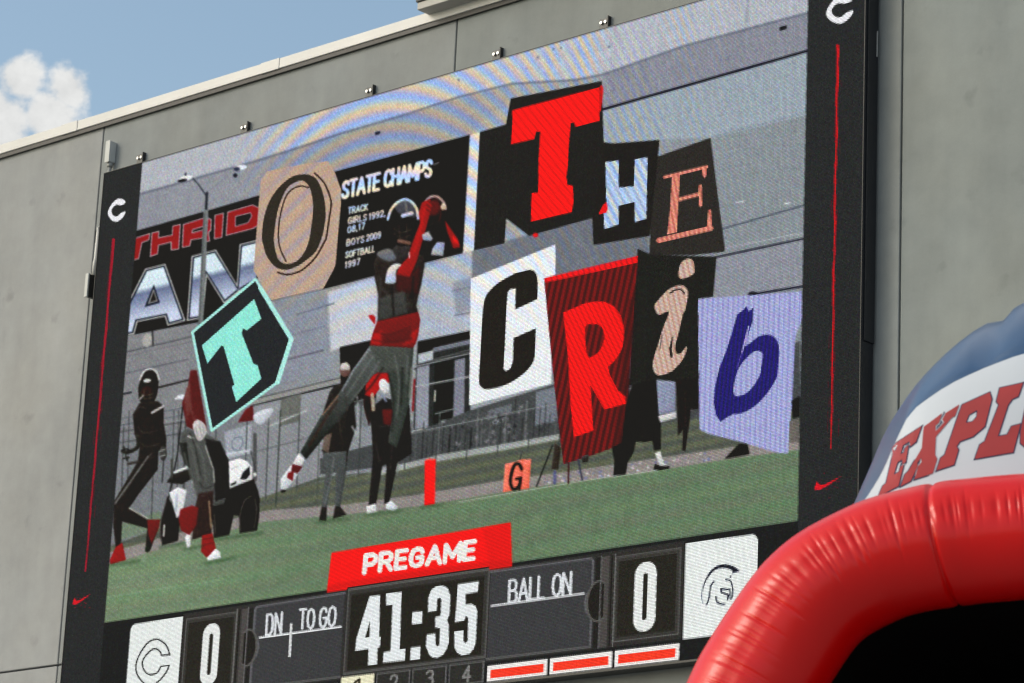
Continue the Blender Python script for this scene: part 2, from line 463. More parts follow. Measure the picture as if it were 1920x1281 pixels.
# side strips
sidecol = lambda X, Y: np.stack([44 + 0 * X, 46 + 0 * X, 47 + 0 * X], -1)
rect_b(-.13, -.23, 0, 1.01, sidecol, pid=ID_SIDEL)
rect_b(W_, -.23, 1.91, 1.01, sidecol, pid=ID_SIDER)
rect_b(0, -.23, W_, 0, (34, 36, 37), pid=ID_SCORE)

# ---- the picture: stadium facade
def facade(X, Y):
    t = np.clip((X - 260) / 1250, 0, 1)
    b = 141 + 24 * np.exp(-((X - 860) / 330) ** 2) - 6 * np.clip((Y - 350) / 500, 0, 1) * 2.2
    return np.stack([b - 1, b + 2 + 4 * t, b + 6 + 5 * t], -1)
rect_b(0, 0, W_, 1.0, facade, pid=ID_VIDEO)
VMASK = np.zeros((CH, CW), bool)
_w = (0, CW, 0, CH); _X, _Y = grid(_w); VMASK[:] = inside(pb([(0, 0), (W_, 0), (W_, 1), (0, 1)]), _X, _Y); del _X, _Y
CLIP = True      # from here on nothing of the picture spills over its frame
ridge = [(255, 366), (330, 345), (470, 305), (560, 277), (640, 250), (760, 215), (860, 182), (960, 157), (1080, 150), (1130, 140), (1280, 87), (1530, 20)]
poly(ridge + [(1530, -70), (262, 300)], (196, 199, 207), alpha=.62, soft=1.5)
poly([(1130, 142), (1280, 89), (1530, 22), (1530, 91), (1128, 206)], (140, 141, 153), alpha=.75, soft=1)
poly([(1128, 208), (1530, 93), (1530, 212), (1340, 258), (1236, 262), (1131, 268)], (160, 172, 182), alpha=.7, soft=1)
poly([(255, 368), (470, 308), (640, 253), (860, 186), (960, 162), (956, 190), (884, 252), (630, 320), (486, 366), (256, 432)], (150, 152, 162), alpha=.55, soft=2)
poly([(885, 470), (1111, 405), (1218, 440), (1218, 478), (1010, 530), (880, 560)], (112, 116, 124), alpha=.85, soft=1.5)
poly([(1340, 484), (1510, 447), (1510, 538), (1404, 554), (1336, 562)], (146, 148, 158), alpha=.7, soft=1)
poly([(238, 632), (362, 606), (350, 800), (225, 820)], (136, 136, 138), alpha=.6, soft=2)
stroke(ridge, 4, (88, 92, 110), alpha=.65, soft=1.2)
stroke([(1405, -40), (1400, 42)], 5, (120, 128, 140), alpha=.5, soft=1.5)
stroke([(1128, 206), (1530, 91)], 4.2, (24, 24, 36), soft=.5)
stroke([(1340, 256), (1515, 210)], 2, (120, 130, 140), alpha=.6)
stroke([(1352, 430), (1515, 383)], 2.4, (70, 76, 92), alpha=.9)
stroke([(1335, 484), (1515, 446)], 3.6, (50, 50, 62), alpha=.95, soft=.4)
stroke([(1300, 476), (1510, 436)], 3, (200, 200, 205), alpha=.35)
stroke([(1404, 553), (1506, 537)], 3.6, (35, 35, 50), soft=.4); ell(1412, 551, 9, 4, (28, 28, 38), soft=.6)
stroke([(1380, 380), (1396, 378)], 2, (200, 205, 210)); stroke([(1470, 382), (1482, 381)], 2, (225, 230, 235))
poly([(1462, 51), (1475, 48), (1475, 54), (1462, 58)], (20, 20, 26), soft=.5)
poly([(703, 248), (713, 246), (713, 251), (704, 254)], (35, 38, 60), soft=.5)
for (x, y) in ((1008, 108), (1038, 92), (1052, 90), (860, 150), (1142, 88)): ell(x, y, 2, 2, (60, 70, 100), alpha=.7, soft=.5)
# bright panels under the signs
poly([(615, 548), (706, 520), (708, 600), (700, 645), (638, 652), (620, 660)], (206, 209, 216), alpha=.75, soft=1.5)
poly([(790, 505), (885, 470), (885, 600), (880, 626), (785, 640)], (184, 192, 206), alpha=.6, soft=1)
# left wall seams
lines0 = [[(848, 546), (884, 538)], [(852, 592), (884, 586)], [(236, 700), (352, 674)], [(500, 640), (610, 612)]]
for q in lines0: stroke(q, 2.4, (84, 84, 96), alpha=.7, soft=.6)
poly([(848, 530), (884, 520), (884, 580), (856, 590)], (128, 134, 150), alpha=.6, soft=2)
stroke([(238, 660), (365, 630)], 2.2, (85, 86, 92)); stroke([(238, 668), (362, 640)], 1.8, (120, 120, 126))
stroke([(296, 727), (356, 712)], 3.4, (48, 46, 46), soft=.4); stroke([(230, 739), (246, 736)], 3, (40, 44, 50))
ell(276, 638, 9, 13, (172, 172, 168), rot=.2); stroke([(286, 622), (287, 648)], 3, (60, 60, 60))
stroke([(510, 563), (606, 541)], 2.6, (56, 60, 70)); stroke([(556, 590), (626, 569)], 2, (80, 86, 104))
stroke([(540, 674), (606, 657)], 3.2, (66, 58, 66), soft=.4); stroke([(608, 545), (618, 700)], 2, (130, 136, 150), alpha=.5)
poly([(500, 590), (610, 560), (620, 690), (500, 730)], (140, 146, 162), alpha=.5, soft=2)
# canopy beam and lower wall
poly([(470, 752), (640, 709), (640, 716), (470, 760)], (150, 150, 146)); stroke([(470, 762), (640, 720)], 3, (34, 34, 34)); stroke([(470, 750), (640, 708)], 2, (86, 88, 88))
poly([(470, 762), (640, 722), (640, 900), (470, 960)], (146, 148, 152), alpha=.8)
poly([(527, 748), (565, 738), (562, 790), (523, 800)], (112, 114, 110)); poly([(420, 810), (472, 795), (470, 850), (425, 862)], (165, 170, 178))
stroke([(440, 822), (452, 818), (456, 830), (448, 846), (436, 842), (434, 830), (440, 822)], 2, (120, 130, 145))
# dark portal, columns, windows
poly([(637, 651), (705, 636), (705, 760), (640, 760)], (34, 30, 28)); poly([(600, 760), (720, 745), (720, 800), (640, 800)], (120, 126, 130), alpha=.7)
poly([(783, 640), (882, 620), (882, 900), (770, 900)], (58, 60, 60))
poly([(785, 641), (882, 621), (882, 640), (812, 655), (785, 664)], (34, 30, 27))
poly([(784, 664), (812, 657), (812, 674), (784, 682)], (176, 184, 190)); poly([(812, 652), (882, 636), (882, 645), (812, 661)], (120, 124, 134))
stroke([(778, 688), (882, 662)], 2.4, (150, 152, 154)); stroke([(778, 692), (882, 667)], 3, (50, 52, 54)); stroke([(778, 684), (882, 656)], 1.6, (120, 122, 122))
poly([(782, 690), (805, 684), (803, 800), (778, 805)], (146, 150, 160)); poly([(853, 676), (872, 671), (870, 778), (850, 782)], (132, 134, 146))
poly([(815, 682), (850, 674), (848, 790), (812, 800)], (40, 46, 44)); stroke([(816, 733), (815, 752)], 2.6, (205, 205, 190))
stroke([(779, 725), (882, 706)], 2.6, (170, 172, 172)); stroke([(816, 776), (850, 767)], 2, (150, 150, 150))
stroke([(760, 812), (828, 796)], 2.6, (178, 182, 182)); stroke([(828, 790), (870, 782)], 2.6, (170, 174, 176))
# far fence, stands, pale kerb
poly([(770, 815), (880, 770), (1040, 720), (1300, 700), (1500, 640), (1500, 830), (1300, 850), (1040, 820), (820, 862), (600, 890), (600, 860)], (82, 85, 86))
poly([(1005, 735), (1045, 724), (1046, 790), (1003, 798)], (132, 138, 148), alpha=.8); poly([(915, 770), (960, 757), (958, 775), (915, 788)], (118, 122, 128), alpha=.8)
for k in range(70):
    x = 770 + k * 10.4 + rng.uniform(-3, 3); yb = 860 - (x - 820) * .19; h_ = rng.uniform(20, 75)
    c = int(rng.choice([44, 50, 60, 112, 124]))
    stroke([(x + 2, yb - h_ - 10), (x - 2, yb)], rng.uniform(1.2, 3.4), (c, c + 2, c + 2), alpha=.8)
for k in range(60):
    x = rng.uniform(800, 1040); yb = 850 - (x - 820) * .19; y = yb - rng.uniform(4, 60); c = rng.uniform(30, 150)
    poly([(x, y), (x + rng.uniform(3, 9), y - 2), (x + rng.uniform(3, 9), y + rng.uniform(2, 9)), (x, y + rng.uniform(2, 9))], (c, c, c + 3), alpha=.7)
text('CAT', (924, 796), (946, 791), (0, -7), 1.6, (150, 154, 160))
# turf, far verge, track
GR = lambda X, Y: np.stack([110 + 13 * np.exp(-((X - 250) / 260) ** 2) + 2 * np.sin(Y * .21 + X * .035), 128 + 13 * np.exp(-((X - 250) / 260) ** 2) + 3 * np.sin(Y * .12 + X * .022), 105 + 10 * np.exp(-((X - 250) / 260) ** 2) + 0 * Y], -1)
verge = [(190, 1030), (300, 990), (500, 930), (600, 895), (700, 885), (827, 862), (1045, 822), (1260, 790), (1500, 760), (1500, 860), (1240, 890), (940, 930), (650, 970), (345, 1018), (190, 1070)]
poly(verge, lambda X, Y: np.stack([98 + 6 * np.sin(Y * .3 + X * .06), 103 + 6 * np.sin(Y * .3 + X * .06), 91 + 0 * X], -1))
poly([(220, 985), (300, 958), (310, 985), (220, 1015)], (118, 138, 110), alpha=.7, soft=2)
kerb = [(700, 884), (827, 852), (935, 834), (1048, 814), (1050, 824), (935, 846), (827, 864), (700, 894)]
poly(kerb, (178, 182, 180), alpha=.85, soft=.6)
for k in range(9): stroke([(590 + k * 50, 905 - k * 9), (620 + k * 50, 899 - k * 9)], 1.5, (150, 156, 150), alpha=.6)
edge = [(190, 1064), (205, 1059), (345, 1016), (500, 978), (650, 965), (780, 950), (940, 924), (1050, 906), (1160, 893), (1240, 881), (1375, 860), (1510, 842)]
poly([(190, 1040), (345, 997), (500, 957), (650, 946), (780, 928), (940, 901), (1050, 886), (1240, 858), (1375, 838), (1510, 815)] + edge[::-1], (156, 148, 148), alpha=.8, soft=.8)
for (xa, xb) in ((1020, 1160), (1180, 1330)):
    for k in range(22):
        x = xa + (xb - xa) * rng.random(); y = 905 - (x - 1050) * .145 - rng.uniform(0, 16)
        ell(x, y, rng.uniform(1.5, 4), rng.uniform(1.5, 3), rng.choice([[205, 190, 190], [120, 125, 165], [210, 210, 215]]), alpha=.7)
poly(edge + [(1510, 990), (190, 1185)], GR, soft=.4)
stroke([(860, 942), (1090, 902), (1250, 880)], 1.6, (200, 205, 196), alpha=.7)
stroke([(200, 1120), (420, 1086)], 2, (140, 168, 135), alpha=.6, soft=.6); stroke([(390, 1058), (460, 1040)], 5, (96, 126, 94), alpha=.5, soft=1.5)
for k in range(260):
    x = rng.uniform(200, 1490); y = 1000 - .13 * x + rng.uniform(60, 190); c = rng.uniform(-9, 9)
    stroke([(x, y), (x + rng.uniform(8, 40), y - rng.uniform(1, 6))], rng.uniform(1, 3), (107 + c, 134 + c, 104 + c), alpha=.45)
# railing on the left
for (ya, yb) in ((786, 768), (798, 782), (810, 795), (830, 816)):
    stroke([(225, ya), (360, yb - 6)], 2, (78, 80, 82) if ya > 800 else (96, 104, 112), alpha=.85)
for x in (238, 322, 331, 345): stroke([(x + 4, 770), (x, 960)], 1.8, (70, 72, 72), alpha=.8)
stroke([(345, 740), (333, 850), (306, 985)], 2.4, (40, 40, 40))
poly([(335, 741), (352, 738), (350, 748), (326, 749)], (212, 216, 222), soft=.5)
stroke([(503, 800), (575, 770)], 2.6, (190, 194, 192)); stroke([(526, 770), (517, 950)], 2.6, (64, 70, 66), alpha=.9); stroke([(478, 815), (478, 900)], 7, (78, 78, 78), alpha=.8)
stroke([(470, 850), (600, 815)], 1.8, (92, 98, 98), alpha=.8); stroke([(600, 790), (594, 940)], 2, (78, 84, 78), alpha=.7)
stroke([(752, 790), (745, 890)], 3, (130, 134, 134), alpha=.8)

for (xa, xb, ya0, ya1, yb0, yb1) in ((228, 500, 800, 770, 985, 935), (500, 700, 790, 745, 935, 885), (760, 1300, 815, 705, 880, 800)):
    for k in range(int((xb - xa) / 4)):
        t = k * 4 / (xb - xa); x = xa + k * 4; yt = ya0 + (ya1 - ya0) * t; yl = yb0 + (yb1 - yb0) * t
        stroke([(x, yt), (x + 26, yl)], 1.0, (70, 72, 72), alpha=.12); stroke([(x + 26, yt), (x, yl)], 1.0, (60, 62, 62), alpha=.12)
    for k in range(int((xb - xa) / 58) + 1):
        t = k * 58 / (xb - xa); x = xa + k * 58
        stroke([(x + 4, ya0 + (ya1 - ya0) * t - 4), (x - 2, yb0 + (yb1 - yb0) * t)], 2.4, (74, 78, 78), alpha=.85)
    stroke([(xa, ya0), (xb, ya1)], 2.2, (140, 144, 144), alpha=.8)
# ---- signs on the facade
PS = part('sign_picture', ID_VIDEO, 'pictured black sign with red and silver lettering')
sl = [(250, 436), (256, 433), (386, 396), (488, 366), (482, 590), (362, 606), (238, 630)]
poly(sl, (36, 36, 38), pid=PS)
def lettr(pts, fill, line, w=1.7, pid=None):
    poly(pts, fill, pid=pid); stroke(list(pts) + [pts[0]], w, line, pid=pid)
RD, SL_ = (152, 32, 46), (190, 180, 180)
lettr([(250, 448), (281, 438), (279, 450), (266, 455), (260, 485), (250, 488)], RD, SL_, pid=PS)
lettr([(285, 437), (298, 434), (297, 446), (323, 441), (324, 424), (338, 421), (335, 467), (321, 469), (321, 454), (297, 460), (295.5, 476), (282, 481)], RD, SL_, pid=PS)
lettr([(344, 421), (382, 409), (383, 424), (361, 431), (360, 437), (382, 431), (382, 446), (358, 450), (356, 461), (342, 464)], RD, SL_, pid=PS)
lettr([(390, 409), (396, 412), (395, 432), (391, 436), (393, 452), (387, 453)], RD, SL_, pid=PS)
lettr([(403, 404), (419, 400), (416, 445), (402, 448)], RD, SL_, pid=PS)
lettr([(427, 398), (473, 384.5), (486, 390), (484, 423), (473, 429), (424, 441.6)], RD, SL_, pid=PS)
poly([(441.6, 405.6), (470, 399), (472, 406), (465, 418), (441, 425)], (36, 36, 38)); stroke([(441.6, 405.6), (470, 399), (472, 406), (465, 418), (441, 425), (441.6, 405.6)], 1.5, SL_)
def chrome(X, Y):
    yh = 548 - .25 * (X - 258); d = Y - yh
    up = np.array([208, 224, 232]); dk = np.array([104, 114, 142]); lo = np.array([198, 207, 226])
    t = np.clip(d / 55, 0, 1)[..., None]; u = np.clip((d + 5) / 10, 0, 1)[..., None]
    return (1 - u) * up + u * ((1 - t) * dk + t * lo)
def shrink(pts, k):
    n = len(pts); out = []
    for i in range(n):
        p0, p1, p2 = (np.array(pts[(i + j) % n], float) for j in (-1, 0, 1))
        a = (p1 - p0) / (np.linalg.norm(p1 - p0) + 1e-9); b = (p2 - p1) / (np.linalg.norm(p2 - p1) + 1e-9)
        na = np.array([-a[1], a[0]]); nb = np.array([-b[1], b[0]]); m = na + nb; m /= max(np.linalg.norm(m), .35)
        out.append(tuple(p1 + m * k / max(.4, float(m @ na))))
    return out
A_ = [(236, 575), (272, 504), (310, 494.5), (348, 601.6), (314, 611), (309, 594), (258, 604), (252, 626.6), (234, 630)]
N_ = [(359, 480), (405, 468), (444, 533), (449, 458), (486, 449), (486, 524), (447, 548), (420, 570), (388, 518), (381, 597), (350, 602)]
for L_ in (A_, N_):
    poly(L_, (182, 182, 178), pid=PS); poly(shrink(L_, 2.6), (40, 46, 58), pid=PS); poly(shrink(L_, 5.4), chrome, pid=PS)
poly([(288.4, 533), (300, 568), (271, 576)], (40, 46, 58)); poly([(288, 541), (296, 565), (277, 570)], (150, 150, 148)); poly([(288, 547), (293, 563), (281, 567)], (44, 40, 38))
PL = part('lamp_post_picture', ID_VIDEO, 'pictured lamp post with two white heads')
stroke([(388, 362), (386, 400)], 5, (52, 56, 62), soft=.5, pid=PL); stroke([(386, 398), (376, 612)], 9.5, (122, 126, 126), pid=PL); stroke([(383.5, 400), (373.5, 612)], 2.5, (96, 100, 100))
stroke([(386, 366), (372, 346), (361, 334)], 2.4, (58, 62, 72)); stroke([(390, 360), (412, 342), (440, 318)], 1.6, (120, 126, 140), alpha=.5)
ell(349, 334, 13, 4.6, (226, 228, 228), rot=-.2, pid=PL); ell(342, 338.5, 9, 2.6, (24, 24, 28), rot=-.2); ell(451, 314, 12, 4.6, (228, 230, 232), rot=-.1, pid=PL); ell(441, 329, 4, 4, (36, 38, 52), soft=.6); ell(348, 327, 2, 3, (60, 64, 80)); ell(444, 317, 6, 4, (60, 64, 84), soft=.6)

PC = part('sign_picture', ID_VIDEO, 'pictured black state champions sign')
poly([(624, 323), (884, 252), (870, 474), (604, 543)], (38, 37, 37), pid=PC)
poly([(881, 253), (900, 248), (890, 469), (868, 475)], (204, 208, 214))
WT = (214, 220, 226)
text('STATE', (642, 372), (710, 355), (2, -30), 6.2, WT, gap=.2, pid=PC); text('CHAMPS', (721, 351), (808, 330), (2, -30), 6.2, WT, gap=.22, pid=PC)
stroke([(813, 309), (823, 305)], 2, (120, 120, 120))
for s_, x0, y0, x1, y1 in (('TRACK', 653, 401, 689, 394), ('GIRLS', 653, 420, 687, 413), ('1992,', 692, 412, 722, 405), ('08,17', 652, 437, 683, 429), ('BOYS', 650, 461, 682, 454), ('2009', 687, 452, 713, 446), ('SOFTBALL', 648, 484, 702, 472), ('1997', 647, 503, 674, 496)):
    text(s_, (x0, y0), (x1, y1), (.8, -11.5), 2.6, (206, 209, 210), gap=.34, pid=PC)

# ---- letter cards
def striped(base, dark, slope, sp, duty, ph=0):
    b, d = np.array(base, float), np.array(dark, float)
    def f(X, Y):
        s_ = ((X - slope * Y + ph) / sp) % 1.0
        k = np.clip((np.abs(s_ - .5) - (.5 - duty / 2)) * 7 + .5, 0, 1)[..., None]
        return b * (1 - k) + d * k
    return f
K = (38, 37, 36)
P_ = part('letter_card', ID_VIDEO, 'tan letter card with a dark serif O')
oc = [(486, 374), (489, 339), (500, 322), (540, 313), (615, 302), (628, 325), (639.5, 356.6), (639, 381.6), (632.5, 452), (629, 495), (625, 506), (606, 541), (510, 563), (498, 548), (484, 521), (476, 507), (480, 451)]
poly(oc, lambda X, Y: np.stack([184 + 8 * np.sin((X + Y) * .16), 160 + 3 * np.sin((X + Y) * .16), 144 - 6 * np.sin((X + Y) * .16)], -1), pid=P_)
Oo = smooth([(567, 327), (545, 333), (521.6, 353), (504, 380), (494, 413), (491, 444), (493.4, 459), (501, 482), (517, 501), (535.6, 506), (556, 500), (573, 489), (592, 472), (603, 447), (609, 420), (610.6, 395), (606, 364), (595, 338), (582.5, 329)])
Oi = smooth([(567, 339), (579, 349), (586, 374), (586, 405), (579, 452), (568, 477), (554, 491), (536, 495), (521.6, 485.6), (514.5, 459), (514.5, 436), (521.6, 392.5), (537, 355), (553, 342.5)])
poly(Oo, (50, 46, 40), holes=[Oi], pid=P_)
stroke(smooth([(578, 352), (564, 349), (548, 355), (535.6, 370), (526, 402), (522, 436), (524.7, 464), (536, 490)], closed=False), 3, (62, 48, 44))
stroke(smooth([(590, 325), (607, 342), (617, 364), (621, 382), (618, 405), (612, 444), (607, 456), (592, 482), (571, 503), (554, 512), (537, 515), (521, 511)], closed=False), 3.6, (58, 44, 38))

P_ = part('letter_card', ID_VIDEO, 'black letter card with a bright red slab T')
tcard = [(900, 248), (949, 234), (958, 185), (1128, 152.5), (1131.5, 267), (1150, 270), (1112, 408), (992, 442), (949, 409), (945.6, 456), (889, 469)]
poly(tcard, (37, 37, 36), pid=P_)
Tr = [(960.5, 207), (1124, 163.6), (1124, 227), (1078.5, 238), (1077, 230), (1070, 231), (1066, 280), (1065, 309), (1062, 331), (1064, 347), (1074, 348), (1075.5, 378), (1072, 398), (996, 416), (996, 381), (997, 362.5), (1009, 361), (1010, 300), (1013, 247), (1005, 247), (1002, 260.5), (958, 271), (961, 230)]
poly(Tr, striped((255, 6, 16), (206, 14, 20), .78, 15.5, .16, 4), pid=P_)
blob([(1128, 160), (1131, 170), (1127, 205), (1124, 205), (1125, 165)], (235, 10, 20), alpha=.8)
ell(1004, 441, 5, 4, (225, 20, 35), soft=.8)

P_ = part('letter_card', ID_VIDEO, 'dark letter card with a serif orange E')
poly([(1230, 295), (1236, 293), (1332, 259), (1346, 370), (1359, 468), (1357, 472), (1300, 478), (1218, 478), (1222, 380)], (48, 46, 44), pid=P_)
EC = striped((232, 150, 128), (196, 108, 96), .2, 9, .45)
stroke([(1246, 332.5), (1325, 313)], 6, EC, pid=P_); poly([(1316, 312), (1325, 311), (1325, 328), (1321, 334), (1317, 328)], EC)
poly([(1260, 329), (1275, 327.5), (1272, 380), (1269, 436), (1251, 440), (1257, 385)], EC, pid=P_)
stroke([(1273, 374), (1313, 364)], 7, EC, pid=P_); stroke([(1313, 349), (1313.5, 385)], 6, EC)
stroke([(1235, 451), (1333, 428)], 9, EC, pid=P_); stroke([(1331, 396), (1330, 426)], [6, 9], EC)

P_ = part('letter_card', ID_VIDEO, 'black letter card with a pale blue block H')
poly([(1132, 271), (1236, 263), (1230, 330), (1218, 442), (1113, 459), (1111, 408)], (36, 35, 34), pid=P_)
HC = striped((192, 210, 226), (154, 178, 220), .55, 15.5, .40)
poly([(1135, 304), (1160, 301), (1160, 352), (1189, 349), (1190, 299), (1214, 295), (1212, 410), (1190, 417), (1190, 379), (1160, 386), (1160, 421), (1133, 430), (1132, 399), (1137, 381)], HC, pid=P_)
blob([(1123, 400), (1127, 392), (1132, 383), (1138, 381), (1138, 397), (1130, 400), (1126, 402)], (236, 12, 34))

P_ = part('letter_card', ID_VIDEO, 'black letter card with a tan script i')
poly([(1196, 467), (1220, 478), (1343, 482), (1337, 556), (1309, 560), (1312, 711), (1268, 716), (1228, 709), (1190, 722), (1180, 722)], (36, 37, 35), pid=P_)
IC = striped((204, 180, 166), (190, 148, 132), .22, 10, .4)
blob([(1273, 519), (1272.5, 508), (1278, 492), (1290, 485), (1299, 489), (1302, 501.5), (1300, 514), (1280, 523)], IC, pid=P_)
blob([(1227, 575), (1235, 562), (1255, 542), (1276, 535), (1286.5, 540.6), (1290, 551.6), (1285, 580), (1280, 591), (1271, 630), (1266, 647.5), (1268, 661.5), (1275.6, 663), (1286.5, 650.6), (1287, 658), (1280, 674), (1266, 691), (1254, 699), (1235, 704), (1225, 693), (1225.6, 672.5), (1233.4, 647.5), (1243, 616), (1254, 585), (1235, 590)], IC, pid=P_)
stroke([(1261, 632), (1257, 655), (1259, 668)], [2, 5, 5], (38, 36, 36)); stroke(smooth([(1256, 550), (1266, 544), (1276, 543), (1283, 550)], closed=False), 3, (48, 42, 40)); stroke([(1242, 628), (1237, 655)], 2, (90, 84, 86))

P_ = part('letter_card', ID_VIDEO, 'white letter card with a condensed black C')
poly([(883, 523), (1041, 459), (1041, 515), (1022, 521), (1027, 560), (1034, 660), (1033, 719), (880, 760)], (232, 236, 238), pid=P_)
poly(smooth([(991, 506), (1000.6, 508), (1007, 519), (1008, 540), (1007.6, 561)], closed=False) + [(966, 580.5), (967, 541), (957, 542), (952, 548), (950, 575), (946.7, 650), (944, 692), (949, 696), (957, 691), (961.6, 678), (963, 634), (1004.5, 615.6)] +
     smooth([(1003, 665.6), (997.5, 683), (979, 703), (947.5, 722), (913, 730), (902, 725), (898, 712.5), (900.6, 662.5), (904, 600), (908.4, 562.5), (919.4, 544), (938, 528), (966, 512.5)], closed=False), (38, 36, 33), pid=P_)

P_ = part('letter_card', ID_VIDEO, 'dark red striped letter card with a bright red R')
poly([(1020, 522), (1196, 481), (1187, 600), (1175, 760), (1165, 833), (1120, 850), (1057, 870), (1045, 770), (1032, 650)], striped((122, 14, 32), (70, 20, 28), -.22, 11.6, .5), pid=P_)
poly([(1020, 522), (1196, 480), (1195, 493), (1022, 530)], striped((250, 22, 36), (190, 20, 36), .4, 11, .3))
poly([(1180, 560), (1190, 560), (1172, 840), (1150, 838)], (60, 16, 24), alpha=.6, soft=3)
poly(smooth([(1056, 586), (1079, 576.6), (1100, 568), (1125.6, 565.6), (1141, 569), (1155, 579), (1166, 599), (1170, 625.6), (1166, 654), (1152, 677), (1139.7, 688)], closed=False) + [(1144, 705), (1158.4, 732), (1173, 744), (1173.4, 757.5), (1133, 768), (1122, 748), (1107, 722), (1112.5, 807.5), (1076, 820), (1070, 759), (1065, 670)],
     striped((255, 22, 30), (198, 24, 30), .5, 9.5, .28), pid=P_,
     holes=[smooth([(1097.5, 614), (1110, 608), (1126, 611), (1133, 627), (1132, 639), (1124, 658), (1105, 670), (1099, 651.6)])])

# ---- people and things in the picture
BEV = 18
PP = part('player_picture', ID_VIDEO, 'pictured football player in dark kit running')
D1 = (50, 46, 44)
blob([(262, 717), (272, 696), (284, 692), (296, 705), (296, 732), (287, 754), (264, 754), (259, 732)], (46, 42, 38), pid=PP)
stroke(smooth([(262, 712), (271, 696), (284, 692), (294, 699), (298, 712)], closed=False), 2.8, (214, 216, 214)); ell(276, 714, 7, 3.4, (206, 208, 206), rot=-.1); stroke([(263, 748), (268, 742)], 3, (170, 170, 168)); ell(275, 734, 10, 9, (58, 40, 36))
poly([(262, 755), (282, 752), (296, 752), (307, 762), (307, 794), (312, 823), (311, 850), (297, 845), (296, 880), (259, 928), (242, 953), (276, 974), (300, 976), (297, 990), (281, 1034), (272, 1034), (276, 991), (229, 978), (227, 1019), (217, 1028), (212, 984), (214, 940), (258, 866), (262, 838), (252, 815), (249, 777)], D1, pid=PP)
stroke([(285, 774), (306, 762)], 4, (190, 186, 182)); stroke([(278, 856), (216, 944)], 3.2, (112, 112, 110)); stroke([(242, 953), (278, 973)], 2, (190, 190, 176))
stroke(smooth([(258, 818), (258, 838), (240, 848), (230, 846)], closed=False), 7, (54, 54, 50)); stroke([(232, 838), (238, 864)], 3, (60, 62, 58)); ell(306, 850, 7, 14, (70, 70, 68)); stroke([(240, 870), (258, 866)], 5, (70, 66, 64))
poly([(217, 1026), (229, 1018), (236, 1050), (207, 1058), (206, 1050)], (150, 24, 34), pid=PP); poly([(276, 975), (300, 974), (298, 989), (284, 1020), (278, 1000)], (112, 30, 28)); ell(276, 1030, 4, 6, (36, 52, 38))
PT = part('cart_picture', ID_VIDEO, 'pictured white utility cart with black wheels')
poly([(314, 930), (322, 945), (330, 965), (337, 975), (334, 1014), (304, 1023), (300, 1005), (301, 975)], (42, 38, 38), pid=PT)
poly([(317, 924), (333, 914), (350, 919), (343, 960), (331, 972), (322, 936)], (216, 218, 220), pid=PT); stroke([(331, 930), (330, 958)], 5, (176, 184, 196), soft=1)
stroke([(327, 886), (352, 876)], 4, (220, 222, 220)); poly([(322, 890), (360, 878), (372, 892), (340, 908), (312, 905)], (48, 46, 44)); stroke([(360, 905), (368, 900), (378, 915)], 4, (186, 188, 186)); stroke([(307, 862), (304, 905)], 2, (50, 50, 50)); stroke([(322, 862), (322, 895)], 4, (74, 76, 70))
PT = part('cart_picture', ID_VIDEO, 'pictured rear half of the white utility cart')
poly([(430, 917), (475, 897), (484, 920), (487, 935), (486, 970), (482, 995), (449, 1000), (448, 967), (438, 966), (430, 1003), (401, 1009), (396, 943)], (40, 38, 37), pid=PT)
poly([(428, 866), (448, 860), (464, 865), (473, 878), (472, 897), (430, 915)], (226, 227, 226), pid=PT); poly([(450, 899), (455, 886), (468, 874), (469, 890), (462, 899)], (44, 44, 48)); poly([(432, 908), (443, 902), (443, 907), (433, 912)], (48, 48, 48)); ell(478, 890, 3, 4, (206, 208, 206))
poly([(420, 850), (470, 843), (470, 846), (420, 860)], (186, 192, 198))
stroke([(308, 985), (307, 1005)], 3, (196, 196, 190)); stroke(smooth([(304, 1018), (301, 985), (312, 940)], closed=False), 2, (84, 82, 80), alpha=.8)
stroke(smooth([(452, 996), (450, 968), (458, 940), (472, 930)], closed=False), 2.4, (82, 80, 78), alpha=.8); stroke(smooth([(478, 935), (481, 960), (476, 990)], closed=False), 3, (66, 64, 62)); stroke([(404, 1002), (402, 965)], 3, (70, 68, 66))
stroke([(430, 914), (472, 898)], 3, (200, 202, 202)); stroke([(434, 880), (446, 874)], 2, (180, 182, 186)); stroke([(470, 846), (480, 886)], 2, (70, 72, 74)); stroke([(424, 862), (420, 905)], 2, (70, 72, 74))
PP = part('player_picture', ID_VIDEO, 'pictured football player in grey pants behind the teal T card')
poly([(357, 694), (369, 694), (388, 805), (376, 812), (350, 800), (341, 756), (352, 725)], (96, 44, 46), pid=PP); poly([(346, 745), (356, 715), (360, 770), (350, 790)], (112, 66, 64), soft=1)
poly([(460, 768), (474, 760), (476, 788), (446, 792)], (104, 32, 40), soft=.5); blob([(476, 778), (490, 770), (508, 766), (512, 772), (498, 790), (486, 796), (476, 788)], (192, 198, 204), pid=PP, soft=.5)
poly([(340, 810), (352, 804), (388, 814), (413, 828), (429, 863), (430, 916), (420, 945), (396, 950), (397, 1002), (378, 1008), (370, 970), (372, 943), (355, 880), (336, 848)], (86, 88, 86), pid=PP)
poly([(384, 822), (413, 828), (429, 863), (431, 930), (404, 940), (400, 890)], (46, 45, 46)); poly([(336, 830), (350, 830), (356, 880), (345, 868)], (52, 54, 52)); stroke([(385, 836), (400, 880), (402, 905)], 2.4, (160, 162, 156)); poly([(372, 925), (400, 920), (397, 1000), (368, 1010), (360, 1012), (366, 950)], (60, 50, 48)); stroke([(392, 940), (396, 990)], 3, (140, 118, 96))
blob([(362, 795), (370, 787), (384, 796), (387, 812), (378, 826), (370, 824), (363, 806)], (192, 190, 188), pid=PP, soft=.4); stroke([(353, 818), (362, 822)], 3, (200, 200, 196))
